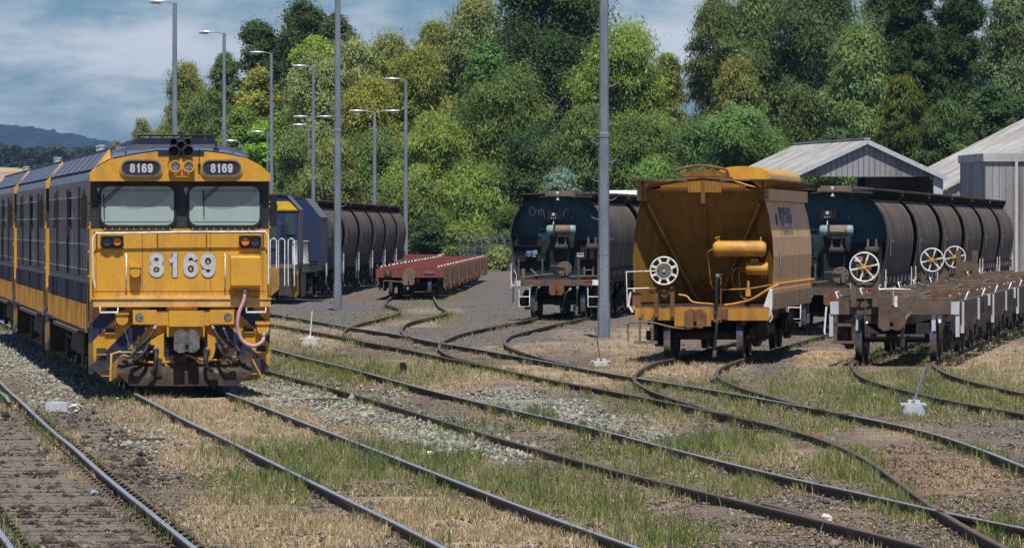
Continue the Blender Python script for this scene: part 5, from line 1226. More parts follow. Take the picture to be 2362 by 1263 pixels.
def make_flat(frame='flat_brown', deck='deck_board', Ln=13.6, cor='pale_grey', locks=True, red=False):
    T = root('flat_wagon', (0, 0, 0)); zt, zb = (1.21, .95) if not red else (1.06, .74)
    b = MB(); b.box(-1.3, 1.3, -.05, .12, zb, zt); b.box(-1.3, 1.3, Ln - .12, Ln + .05, zb, zt)
    for s in (-1, 1):
        b.box(s * 1.24 - .04, s * 1.24 + .04, .12, Ln - .12, zb + (.04 if not red else .16), zt)
        b.box(s * .3 - .06, s * .3 + .06, .12, Ln - .12, zb - .2, zt - .05)
    for y in np.arange(1.0, Ln - .5, 1.45): b.box(-1.2, 1.2, y, y + .14, zb + .05, zt - .02)
    b.build('frame', frame, T)
    b = MB(); rr = random.Random(11)
    if red:
        b.add([(-1.25, .1, zt + .01), (1.25, .1, zt + .01), (1.25, Ln - .1, zt + .01), (-1.25, Ln - .1, zt + .01)], [(0, 1, 2, 3)], 0)
        for k, y in enumerate(np.arange(.6, Ln - .5, .8)): b.box(-1.2, 1.2, y, y + .2, zt + .012, zt + .05 + (.03 if k % 3 == 0 else 0), 0 if k % 2 else 1)
        for x in (-.3, .3): b.box(x - .05, x + .05, .1, Ln - .1, zt + .012, zt + .06, 1)
        b.prism(circ(0, Ln / 2, .35, 16), 'z', zt + .01, zt + .08, 1)
    else:
        for y0, y1 in ((.1, .7), (1.5, 1.9), (3.6, 4.4), (5.6, 6.2), (7.6, 8.2), (9.8, 10.4), (11.6, 12.2), (13.0, 13.5)):
            for x0 in np.arange(-1.2, 1.1, .4): b.box(x0, x0 + .38, y0, y1, zt - .01, zt + .03 + rr.uniform(0, .06), 0)
        b.box(-.2, .25, .12, Ln - .12, zt - .01, zt + .02, 0)
        for k in range(34):      # loose dunnage, lashings and rods lying about
            x, y, L_, an = rr.uniform(-1.1, 1.1), rr.uniform(.3, Ln - .5), rr.uniform(.2, 1.1), rr.uniform(-.5, .5) + (1.57 if k % 3 else 0)
            dx, dy = math.sin(an) * L_ / 2, math.cos(an) * L_ / 2; h = rr.uniform(.04, .12)
            b.bar((max(-1.2, min(1.2, x - dx)), max(.1, min(Ln - .1, y - dy)), zt + h * .5), (max(-1.2, min(1.2, x + dx)), max(.1, min(Ln - .1, y + dy)), zt + h), rr.uniform(.03, .14), rr.uniform(.03, .1), k % 3)
    b.build('deck', [deck, 'dust_brown' if not red else 'red_rust', 'rust'], T)
    for s in (-1, 1):
        for y in (.4, 4.6, 9.0, Ln - .5):
            b = MB(); x = s * 1.1; b.box(x - .09, x + .09, y - .09, y + .09, zt + .01, zt + .06, 1); b.cyl((x, y, zt + .06), (x, y, zt + .1), .04, 8, 0); b.cyl((x, y, zt + .1), (x, y, zt + .14), .04, 8, 0, .01); b.build('twist_lock', ['steel_grey' if not red else 'pale_grey', 'sign_blue' if y > 4 and not red else 'dust_brown'], T)
    stake = {}
    for sg in (-1, 1):
        for k, y in enumerate(np.arange(.5, Ln - .3, 1.05)):
            h = (.32, .5, .28, .62)[k % 4]; pale = k in (1, 8)
            if (h, pale) not in stake:
                b = MB(); b.box(-.03, .04, 0, .12, zb - h + .1, zt - .02); o = b.build_one('side_stake', ('dust_brown' if red else 'pale_grey') if pale else ('rust' if red and k % 2 else 'soot_dark'), T); stake[(h, pale)] = o
            else: o = stake[(h, pale)].copy(); COL.objects.link(o); KIDS[T.name].append(o)
            o.location = (sg * 1.29, y, 0)
        for y in (2.6, 10.8):
            b = MB(); b.tube([(sg * 1.3, y, zt), (sg * 1.36, y, zt + .16), (sg * 1.34, y + .7, zt + .16), (sg * 1.3, y + .8, zt)], .014, 5); b.build('grab_iron', 'white_paint' if not red else 'dust_brown', T)
        b = MB(); b.box(sg * .95 - .12, sg * .95 + .12, 5.0, 6.2, zb - .45, zb); b.build('equipment_box', 'soot_dark', T)
        b = MB(); b.cyl((sg * 1.15, 7.2, zb - .2), (sg * 1.15, 8.2, zb - .2), .17, 12); b.build('air_reservoir', 'flat_brown', T)
    b = MB()
    for x in ((-1.3, -1.13), (1.14, 1.31)): b.box(x[0], x[1], -.058, -.05, zb + .002, zt - .002)
    b.build('corner_mark', cor, T)
    coupler(T, -.03, -.5, zb - .09, 'flat_brown' if not red else 'dust_brown', 1.25 if not red else 1.1)
    add_bogie(T, 1.75); add_bogie(T, Ln - 1.75)
    return T
fw = make_flat()
brake_wheel_stand(fw, Bc(430, 0)[0], -.3, Bc(0, 592)[1], .29)
b = MB(); b.tube([(Bc(340, 0)[0], .4, 1.25), (Bc(330, 0)[0], .4, 1.55), (Bc(350, 0)[0], .4, 1.62)], .02, 6); b.tube([(.2, .3, 1.24), (.3, .2, 1.45), (-.05, .2, 1.46), (-.4, .2, 1.44)], .018, 6); b.tube([(-1.38, .0, 1.1), (-1.42, -.05, .6), (-1.4, -.05, .55)], .022, 6); b.box(.0, .06, -.07, -.05, 1.1, 1.32); b.build('grab_handle', 'white_paint', fw)
chain(fw, (-.02, -.1, 1.45), (-.02, -.15, 1.15), .0, 'pale_grey'); chain(fw, (-.53, -.12, 1.0), (-.52, -.12, .78), .0, 'rust')
b = MB(); a, z1 = Bc(232, 910); c, z0 = Bc(370, 1075)
for q in ((a, a + .07), (c - .07, c)): b.box(q[0], q[1], -.1, -.04, z0, z1)
b.box(a - .05, c, -.22, .05, z0, z0 + .05); b.box(a, c, -.1, -.04, z1 - .18, z1 - .12); b.build('step', 'flat_brown', fw)
hose(fw, [(Bc(722, 885)[0], -.15, Bc(0, 885)[1]), (Bc(695, 910)[0], -.3, Bc(0, 910)[1]), (Bc(675, 980)[0], -.33, Bc(0, 980)[1]), (Bc(668, 1090)[0], -.3, Bc(0, 1090)[1])], .034, 'dust_brown')
b = MB()
for x in (-1.28, 1.27): b.box(x - .04, x + .04, -.04, .02, .5, .95)
for cx in (372, 862): x = Bc(cx, 0)[0]; b.box(x - .04, x + .04, .0, .1, .62, .95)
b.prism([(-.6, .95), (-.3, .95), (-.3, .85), (-.45, .78), (-.6, .85)], 'y', -.03, .02, 1); b.cyl((-.6, .1, .5), (.6, .1, .5), .05, 8, 1); b.build('end_strut', ['pale_grey', 'soot_dark'], fw)
fw.location = (7.73, 134, 0); fw.rotation_euler[2] = R(-6.5)
grp = 'brown flat wagons in one row'
tag(fw, 'rusty brown flat wagon with the nearest spoked handbrake wheel, leading its row', 'wagon', grp)
base_flat = make_flat(); skip = ('handbrake_wheel', 'handbrake_stand')
lab = ['brown flat wagon with the middle spoked handbrake wheel, second of its row', 'brown flat wagon with the farthest handbrake wheel and tall posts, third of its row', 'brown flat wagon, fourth of its row, beside the far tank wagons', 'brown flat wagon, fifth of its row, cut by the photo edge']
for k in range(1, 5):
    o = copy_tree(base_flat) if k > 1 else base_flat
    o.location = (7.73 + .114 * 14.9 * k, 134 + 14.9 * k, 0); o.rotation_euler[2] = R(-6.5); tag(o, lab[k - 1], 'wagon', grp)
    if k == 1: o2 = o
    if k == 2: o3 = o
for o, dy, off in ((o2, 13.0, -.65), (o3, 13.0, -.8)):
    brake_wheel_stand(o, off, dy, 1.9, .28)
b = MB()
for s in (-1, 1): b.box(-.45 + s * .22 - .07, -.45 + s * .22 + .07, 12.2, 12.4, 1.2, 2.08)
b.box(-.67, -.23, 12.22, 12.38, 1.55, 1.8); b.build('post', 'flat_brown', o3)
rw = make_flat('red_rust', 'red_deck', 13.6, 'red_rust', True, True)
b = MB(); b.box(-1.0, -.68, -.075, -.051, .8, 1.0, 0); text_into(b, 'T', -.9, -.78, .83, .98, -.08, .01, 1); b.box(.55, .95, -.075, -.051, .88, 1.0, 2); b.build('end_board', ['soot_dark', 'ochre_lit', 'dust_brown'], rw)
b = MB(); b.prism(circ(-.0, .9, .24, 20), 'y', -.3, -.2); b.tube([(-1.25, -.1, .72), (-1.2, -.15, .45)], .03, 6); b.tube([(-1.0, -.2, .3), (-1.0, -.2, .62), (-.2, -.25, .56)], .025, 6); b.build('brake_gear', 'dust_brown', rw)
rl = ['red flat wagon heading the red row on the grassy siding', 'red flat wagon, second of the red row behind the slim lamp pole', 'red flat wagon, third of the red row by the trees', 'red flat wagon, fourth of the red row by the trees', 'red flat wagon, fifth of the red row by the trees', 'red flat wagon at the far end of the red row before the fence']
for k in range(6):
    o = rw if k == 0 else copy_tree(rw, None, ('end_board', 'brake_gear'))
    o.location = (-3.93 + .016 * 14.6 * k, 255 + 14.6 * k, 0); o.rotation_euler[2] = R(-.9); tag(o, rl[k], 'wagon', 'red flat wagons in one row')
o = copy_tree(rw, None, ('end_board', 'brake_gear')); o.location = (-5.0, 352, 0); o.rotation_euler[2] = R(-.5)
tag(o, 'red flat wagon seen beyond the last sooty tank wagon behind the blue locomotive', 'wagon')
o = copy_tree(rw, None, ('end_board', 'brake_gear')); o.location = (21.6, 262, 0); o.rotation_euler[2] = R(-6.5)
tag(o, 'red flat wagon peeping out beside the annex beyond the sooty tank row', 'wagon')
# ------------------------------------------------------------------ poles and lamps
def pole(name, X, Y, H, r0, r1, heads, label, pegs=False, grp=None, cat='lamp post', base=True):
    T = root(name, (X, Y, GZ), 0, label, cat, grp)
    b = MB(); b.tube([(0, 0, 0), (0, 0, H * .45), (0, 0, H * .452), (0, 0, H)], [r0, r0 * .8 + r1 * .2, r0 * .72 + r1 * .2, r1], 8, 0, True, False)
    if base: b.prism(circ(0, 0, r0 * 1.12, 8), 'z', 0, .9, 0)
    for z in ((2.1, 2.16), (H * .45 - .1, H * .45)): b.tube([(0, 0, z[0]), (0, 0, z[1])], [r0 * 1.02, r0 * 1.02], 8, 0, True, False)
    b.build('pole', 'galv', T)
    if pegs:
        b = MB()
        for k in range(int((H - 3) / .48)):
            z = 3.0 + k * .48; s = 1 if k % 2 else -1; r = r0 + (r1 - r0) * z / H
            b.tube([(s * r * .9, 0, z), (s * (r + .09), 0, z + .0), (s * (r + .11), 0, z + .03), (s * (r + .17), 0, z + .04), (s * (r + .18), 0, z + .09)], .012, 5)
        b.build('climbing_peg', 'galv', T)
    for s, arm in heads:
        b = MB(); b.tube([(0, 0, H - .05), (s * .15, 0, H), (s * arm, 0, H + .06)], .03, 8); b.build('arm', 'galv', T)
        b = MB(); x0 = s * arm; L_ = .95
        pr = [(0, .05), (.12, .11), (.5, .17), (.85, .13), (L_, .04)]
        rings = []
        for q, w_ in pr:
            rings.append([(x0 + s * q, w_ * math.cos(t), H + .07 + .06 * (1 if math.sin(t) > 0 else .9) * math.sin(t) * w_ / .12 * .9) for t in np.linspace(0, 2 * math.pi, 10, endpoint=False)])
        vs = [p for r_ in rings for p in r_]
        b.add(vs, [(i * 10 + k, i * 10 + (k + 1) % 10, (i + 1) * 10 + (k + 1) % 10, (i + 1) * 10 + k) for i in range(4) for k in range(10)], 0, True)
        b.add(rings[0], [list(range(10))]); b.add(rings[-1], [list(range(10))])
        lh = b.build('lamp_head', 'lamp_head', T)
        b = MB(); b.prism([(x0 + s * .35, -.09), (x0 + s * .85, -.08), (x0 + s * .85, .08), (x0 + s * .35, .09)], 'z', H - .06, H + .0); b.build('lens', 'concrete', lh)
    return T
pole('utility_pole', (779 - CX) * 223 / F, 223, 13.5, .125, .085, [], 'tall pegged steel pole between the blue locomotive and the red flat wagons', True, None, 'pole')
pole('utility_pole', (1393 - CX) * 168 / F, 168, 11.5, .145, .1, [], 'tall pegged steel pole in front of the graffitied teal ended tank wagon', True, None, 'pole')
LP = [(403, 4, 330, [(-1, .35)], .17, 'single headed lamp post rising directly behind the horns of the yellow nosed locomotive'),
 (517, 74, 375, [(-1, .55)], .15, 'single headed lamp post behind the yellow nosed locomotive, second beyond its horns'),
 (626, 121, 405, [(-1, .4)], .14, 'single headed lamp post behind the cab of the blue locomotive'),
 (723, 152, 430, [(-1, .45)], .13, 'tallest single headed lamp post behind the long hood of the blue locomotive'),
 (936, 182, 400, [(-1, .35)], .14, 'single headed lamp post standing among the red flat wagons'),
 (864, 256, 398, [(-1, .6), (1, .6)], .15, 'near double headed lamp post behind the sooty tank wagons of the blue locomotive row'),
 (721, 269, 442, [(-1, .35), (1, .35)], .1, 'far double headed lamp post sharing its line with a taller single headed post'),
 (712, 288, 452, [(-1, .2)], .09, 'short single headed lamp post tight beside the far double headed post'),
 (617, 304, 448, [(-1, .2)], .09, 'short single headed lamp post before the vivid lime shrub tree'),
 (553, 325, 455, [(-1, .15)], .09, 'shortest lamp post, just above the roof corner of the yellow nosed locomotive')]
for px_, py_, d, hd, r0, lb in LP:
    p = at(px_, py_, d); pole('lamp_post', p.x, d, p.z - GZ - .06, r0, r0 * .6, hd, lb, False, 'yard lamp posts')

# ------------------------------------------------------------------ sheds
def ribs(mb, x0, x1, zf0, zf1, y, step, mi=0, wd=.05, dp=.03):
    x = x0
    while x < x1: mb.box(x, x + wd, y - dp, y, zf0(x), zf1(x), mi); x += step
def small_shed():
    d = 300.0; s = F / d; xc = (1998 - CX) / s
    T = root('open_shed', (xc, d, GZ), R(7.2), 'open ended grey iron shed with a ribbed gable behind the teal ended tank wagon', 'shed')
    Ln, W, zr, ze, ov = 19.0, 3.5, 6.72, 5.12, .2
    sl_ = (zr - ze) / W
    b = MB()
    for sg in (-1, 1):
        xe = sg * (W + ov); zz = zr - sl_ * (W + ov)
        b.add([(0, -.25, zr), (xe, -.25, zz), (xe, Ln, zz), (0, Ln, zr), (0, -.25, zr - .06), (xe, -.25, zz - .06), (xe, Ln, zz - .06), (0, Ln, zr - .06)], [(0, 1, 2, 3), (4, 7, 6, 5), (0, 4, 5, 1), (1, 5, 6, 2), (2, 6, 7, 3)], 0)
        for y in np.arange(0, Ln, .38): b.bar((0, y, zr + .012), (xe, y, zz + .012), .05, .025, 0)
    b.bar((0, -.3, zr + .04), (0, Ln, zr + .04), .3, .05, 0)
    b.build('roof', 'iron_roof', T)
    b = MB()
    for sg in (-1, 1): b.bar((0, -.3, zr - .1), (sg * (W + ov), -.3, zr - sl_ * (W + ov) - .1), .06, .2, 0, (0, 0, 1))
    b.build('barge_board', 'pale_grey', T)
    b = MB(); b.prism([(-W, 5.04), (-W, ze - .02), (0, zr - .1), (W, ze - .02), (W, 5.04)], 'y', -.1, .0)
    ribs(b, -W + .1, W - .05, lambda x: 5.02, lambda x: zr - sl_ * abs(x) - .14, -.1, .25, 1, .035, .02)
    b.build('gable', ['iron_wall', 'steel_grey'], T)
    for x0, x1 in ((-W + .15, -W + .36), (W - .42, W)):
        b = MB(); b.box(x0, x1, -.12, .1, 0, 5.035); b.build('post', 'pale_grey', T)
    b = MB(); b.box(-W - .06, -W + .06, .12, Ln, 0, ze); b.build('wall', 'iron_wall', T)
    b = MB(); b.box(W - .06, W + .06, .12, Ln, 0, ze); b.box(W - .5, W - .1, Ln - .1, Ln, 0, ze)
    b.build('wall', 'timber', T)
    for x in (-3.0, 2.95):
        b = MB(); b.cyl((x, -.16, 4.95), (x, -.1, 5.03), .06, 10, 0, .03); b.build('flood_lamp', 'lamp_head', T)
    b = MB()
    for y in (4, 9, 14): b.bar((-2.4, y, 5.45), (2.4, y, 5.45), .12, .15)
    b.build('tie_beam', 'timber', T)
small_shed()
def big_shed():
    d = 320.0; s = F / d; x0 = (2160 - CX) / s
    T = root('iron_shed', (x0, d, GZ), R(7.2), 'large shed with a broad pale iron roof beside the flat topped annex', 'shed')
    Ln, W, ze, zr = 16.5, 9.4, 4.42, 9.1
    b = MB()
    for xa, za, xb, zb in ((-.3, ze - .15, W, zr), (W, zr, 2 * W + .3, ze - .15)):
        b.add([(xa, -.2, za), (xb, -.2, zb), (xb, Ln, zb), (xa, Ln, za), (xa, -.2, za - .07), (xb, -.2, zb - .07), (xb, Ln, zb - .07), (xa, Ln, za - .07)], [(0, 1, 2, 3), (4, 7, 6, 5), (0, 4, 5, 1), (0, 3, 7, 4), (2, 6, 7, 3)], 0)
        for y in np.arange(0, Ln, .42): b.bar((xa, y, za + .012), (xb, y, zb + .012), .05, .025, 0)
    b.build('roof', 'iron_roof', T)
    b = MB(); b.bar((1.6, -.3, ze + 1.6 * .498 - .1), (W, -.3, zr - .1), .08, .22); b.build('barge_board', 'pale_grey', T)
    b = MB(); b.prism([(0, 0), (0, ze - .2), (W, zr - .15), (2 * W, ze - .2), (2 * W, 0)], 'y', 0, .12); ribs(b, .05, 2.0, lambda x: 0, lambda x: ze + .498 * x - .25, 0, .24)
    b.build('wall', 'iron_wall', T)
    b = MB(); b.box(2.0, 2.5, -.06, .01, 0, ze + .45); b.build('doorway', 'black', T)
    b = MB(); b.box(0, .12, .12, Ln, 0, ze - .2); b.build('wall', 'iron_wall', T)
big_shed()
def annex():
    d = 287.0; s = F / d; x0 = (2272 - CX) / s
    T = root('shed_annex', (x0, d, GZ), R(3), 'flat topped pale corrugated iron annex before the large shed', 'shed')
    b = MB(); b.box(0, 9, 0, 9, 0, 5.75); ribs(b, .0, 8.9, lambda x: 0, lambda x: 5.6, 0, .3, 1, .03, .015); b.build('wall', ['iron_wall', 'steel_grey'], T)
    b = MB(); b.box(-.08, 9.08, -.1, 9.1, 5.6, 5.95); b.build('roof_flashing', 'iron_roof', T)
    b = MB(); b.box(1.3, 1.42, -.1, -.03, 0, 5.6); b.build('downpipe', 'pale_grey', T)
    b = MB(); b.box(.05, .9, -.045, -.03, 2.2, 3.2); b.build('door', 'teal_pale', T)
annex()
d = 312.0; T = root('low_shed', ((1418 - CX) * d / F, d, GZ), R(4), 'low shed with white roof glimpsed between the yellow hopper and the teal ended tank wagon', 'shed')
b = MB(); b.box(0, 7, 0, 6, 0, 4.0); b.build('wall', 'iron_wall', T)
b = MB(); b.add([(-.2, -.2, 4.02), (7.2, -.2, 4.02), (7.2, 3, 4.5), (-.2, 3, 4.5), (-.2, 6.2, 4.02), (7.2, 6.2, 4.02)], [(0, 1, 2, 3), (3, 2, 5, 4)]); b.build('roof', 'white_paint', T)

# ------------------------------------------------------------------ fence by the trees
T = root('wire_fence', (0, 0, 0), 0, 'chain wire fence with cranked post tops along the trees behind the red flat wagons', 'fence')
fp = [Vector((-7.5 + 8.0 * t, 447 - 40 * t, GZ)) for t in np.linspace(.52, 1, 9)]
pm_ = None
for p in fp:
    if pm_ is None:
        b = MB(); b.tube([(0, 0, 0), (0, 0, 1.9), (-.28, 0, 2.25)], .03, 6); pm_ = b.build('post', 'galv', T); pm_.location = p
    else:
        o = pm_.copy(); COL.objects.link(o); o.location = p
b = MB()
for i in range(len(fp) - 1):
    a, c = fp[i], fp[i + 1]
    for z in (.05, .6, 1.2, 1.8): b.tube([a + Vector((0, 0, z)), c + Vector((0, 0, z))], .008, 4, 0, False)
    for dz in (2.0, 2.12, 2.24): b.tube([a + Vector((-(dz - 1.9) * .8, 0, dz)), c + Vector((-(dz - 1.9) * .8, 0, dz))], .008, 4, 0, False)
    for k in range(14):
        p = a.lerp(c, k / 14)
        for e in (-1, 1):
            q = a.lerp(c, max(0, min(1, k / 14 + e * .25))); b.tube([p + Vector((0, 0, .05)), q + Vector((0, 0, 1.8))], .005, 3, 0, False)
b.build('wire_mesh', 'steel_grey', T)

# ------------------------------------------------------------------ switch levers, boxes, odds and ends
def lever(px_, py_, tx, ty, rod, label, cw=.42, ch=.2, basem='concrete', rodm='white_paint', r=.018):
    p = gp(px_, py_, GZ); s = F / p.y
    T = root('point_lever', (p.x, p.y, GZ), 0, label, 'point lever', 'hand levers beside the points')
    b = MB(); b.prism([(-cw / 2, -.16), (-cw / 2 + .05, -.2), (cw / 2 - .05, -.2), (cw / 2, -.16), (cw / 2, .16), (-cw / 2, .16)], 'z', -.02, ch * .8, 0); b.prism([(-cw / 2 - .03, -.19), (cw / 2 + .03, -.19), (cw / 2 + .03, .19), (-cw / 2 - .03, .19)], 'z', ch * .8, ch, 0); b.box(-.08, .1, -.1, .1, ch, ch + .05, 0); b.build('base', basem, T)
    b = MB(); b.tube([(.0, 0, ch - .02), ((tx - px_) / s, 0, (py_ - ty) / s)], [r, r * .8], 8); b.cyl((0, -.12, ch + .02), (0, .12, ch + .02), .03, 8); b.build('lever', rodm, T)
    return T
lever(715, 795, 720, 717, 1, 'white upright point lever on a pale block near the yellow nosed locomotive', .42, .16)
lever(2106, 955, 2138, 838, 1, 'grey leaning point lever on a white painted block in the grass', .33, .17, 'pale_grey', 'galv', .02)
lever(1386, 842, 1372, 752, 1, 'thin faded point lever on a low block below the tall pole beside the hopper', .36, .09, 'concrete', 'deck_board', .012)
p = gp(126, 948, GZ); T = root('junction_box', (p.x, p.y, GZ), R(-8), 'pair of white cable boxes with a looped lead beside the track with ridged sleepers', 'cable box')
b = MB(); b.box(-.2, .06, .25, .55, 0, .12); b.box(-.18, .04, .27, .53, .12, .14); b.build('rear_box', 'pale_grey', T)
b = MB(); b.box(-.04, .24, -.2, .15, 0, .12); b.box(-.02, .22, -.18, .13, .12, .14); b.prism([(.06, .05), (.14, .05), (.1, .0)], 'y', -.21, -.2); b.build('front_box', 'pale_grey', T)
b = MB(); b.box(-.32, .2, .9, 1.1, 0, .1); b.build('back_board', 'timber', T)
b = MB(); b.tube(catmull([(.22, -.1, .06), (.34, -.1, .09), (.4, -.05, .02), (.32, .0, .0)], 5), .018, 6); b.tube(catmull([(.22, .1, .1), (.36, .1, .1), (.42, .2, .0)], 5), .014, 6); b.build('cable', 'white_paint', T)
p = gp(931, 858, GZ); b = MB(); b.box(-.05, .05, -.05, .05, 0, .16); b.box(-.06, .02, -.06, .05, .1, .19); b.build('marker_post', 'black', None, 'stubby black post standing in yellowing grass near the middle of the yard', 'post', None, None, (p.x, p.y, GZ), .3)
for px_, py_, r, m_, lb, nm in ((992, 1048, .05, 'white_paint', 'small white stone by the grass in the lower middle', 'stone'), (1412, 1160, .04, 'white_paint', 'small white pebble on brown dirt below the middle of the frame', 'stone'), (1905, 1200, .07, 'concrete', 'broken white concrete lump beside the check rail', 'stone'), (217, 1142, .06, 'teal_pale', 'crushed pale plastic cup on the ridged sleepers', 'litter'), (1885, 1018, .11, 'red_deck', 'orange red rock beside the curving rail', 'stone'), (1645, 878, .1, 'steel_grey', 'iron switch fitting on the ground beside the hopper siding', 'stone'), (610, 1008, .04, 'white_paint', 'tiny white pebble beside the near rail below the locomotive', 'stone')):
    p = gp(px_, py_, GZ); b = MB(); r_ = random.Random(px_)
    u = [(Vector((math.cos(t) * math.cos(f), math.sin(t) * math.cos(f), math.sin(f) * .7))) * r * r_.uniform(.75, 1.15) for f in (-1.2, -.4, .4, 1.2) for t in np.linspace(0, 6.283, 8, endpoint=False)]
    b.add(u, [(i * 8 + k, i * 8 + (k + 1) % 8, (i + 1) * 8 + (k + 1) % 8, (i + 1) * 8 + k) for i in range(3) for k in range(8)] + [list(range(8)), list(range(24, 32))]); b.build(nm if nm == 'stone' else 'plastic_cup', m_, None, lb, nm, None, None, (p.x, p.y, GZ + r * .3))
for px_, py_, w_, lb in ((325, 1018, .32, 'split pale timber offcut on gravel below the yellow nosed locomotive'), (745, 925, .3, 'dark stick in the ballast before the dull rail'), (1740, 1000, .3, 'broken dark sleeper scrap near the orange red rock')):
    p = gp(px_, py_, GZ); b = MB(); b.prism([(-w_, -.06), (-w_ * .3, -.1), (w_, -.03), (w_ * .8, .06), (-w_ * .9, .08)], 'z', 0, .05); b.build('timber_scrap', 'deck_board' if px_ == 325 else 'timber', None, lb, 'timber scrap', None, None, (p.x, p.y, GZ), .1)

# ------------------------------------------------------------------ trees
def leaves(P, Nrm, size, asp, droop, n_rand):
    m = len(P)
    nrm = Nrm + rng.normal(0, n_rand, (m, 3)); nrm /= np.linalg.norm(nrm, axis=1, keepdims=True) + 1e-9
    ax = rng.normal(0, 1, (m, 3)) * (1 - droop) + np.array([0, 0, -1.]) * droop * 1.6
    ax -= nrm * (ax * nrm).sum(1, keepdims=True); ax /= np.linalg.norm(ax, axis=1, keepdims=True) + 1e-9
    wv = np.cross(nrm, ax); s = size * np.exp(rng.normal(0, .3, (m, 1)))
    V = np.stack([P - ax * s, P + wv * s * asp, P + ax * s, P - wv * s * asp], 1)
    return V
def crown(a, h, base, style, nleaf, seed):
    """leaf clumps on twig clusters on lobes, filling an uneven egg of half-width a and height h above base"""
    g = np.random.default_rng(seed)
    droop, size, asp, lob = {'gum': (.65, .125, .24, .33), 'dense': (.25, .115, .4, .3), 'oak': (.8, .17, .15, .25), 'bush': (.45, .1, .3, .34), 'conifer': (.4, .15, .2, .24)}[style]
    nl = {'gum': 58, 'dense': 54, 'oak': 56, 'bush': 26, 'conifer': 60}[style]; nl = int(nl * min(2.2, max(1, h / (2.6 * a))))
    t = g.random(nl) ** .85; t[:3] = (1.0, .93, .86)
    if style == 'conifer': pr = (1 - t) ** .6 * .9 + .25
    elif style == 'bush': pr = np.sqrt(np.clip(1 - (t * .95) ** 2.2, 0, 1))
    else: pr = np.sqrt(np.clip(1 - ((t - .42) / .60) ** 2, .03, 1)) * (.68 + .55 * g.random(nl))
    th = g.random(nl) * 6.283; rr = np.sqrt(g.random(nl) * .75 + .25)
    lr = a * lob * g.uniform(.65, 1.35, nl)
    rad = np.clip(a * pr * rr - lr * .3, 0, None)
    C = np.stack([np.cos(th) * rad, np.sin(th) * rad, base + h * t * .96 - lr * .4], 1)
    C[:, 2] = np.maximum(C[:, 2], base + lr * .3)
    sub = 22
    dirs = g.normal(0, 1, (nl, sub, 3)); dirs[..., 2] = np.where(dirs[..., 2] < -.35, -dirs[..., 2] * .6, dirs[..., 2]); dirs /= np.linalg.norm(dirs, axis=2, keepdims=True)
    S = C[:, None] + dirs * (lr[:, None, None] * np.array([1, 1, {'gum': 1.3, 'oak': 1.4, 'conifer': 1.0}.get(style, .8)])) * g.uniform(.55, 1.1, (nl, sub, 1))
    S = S.reshape(-1, 3); D = dirs.reshape(-1, 3); lrs = np.repeat(lr, sub)
    per = max(4, nleaf // len(S)); k = len(S) * per
    P = np.repeat(S, per, 0) + g.normal(0, 1, (k, 3)) * (np.repeat(lrs, per)[:, None] * np.array([.34, .34, .27]))
    P += (g.random(k) < .05)[:, None] * g.normal(0, 1, (k, 3)) * np.repeat(lrs, per)[:, None] * .42
    if droop > .4: P[:, 2] -= np.abs(g.normal(0, 1, k)) * np.repeat(lrs, per) * .3 * droop
    keep = P[:, 2] > base * .8; P = P[keep]; Dn = np.repeat(D, per, 0)[keep]
    tone = (np.repeat(np.repeat(g.uniform(.78, 1.22, nl), sub) * g.uniform(.85, 1.15, len(S)), per)[keep] * g.uniform(.85, 1.15, len(P)))[:, None]
    hue = np.repeat(np.repeat(g.normal(0, .055, nl), sub), per)[keep]
    cols = np.stack([1 + hue, np.ones_like(hue), 1 - hue * .8], 1) * tone
    V = leaves(P, Dn * .8 + np.array([0, 0, .35]), size, asp, droop, .42)
    return V, cols, C, lr
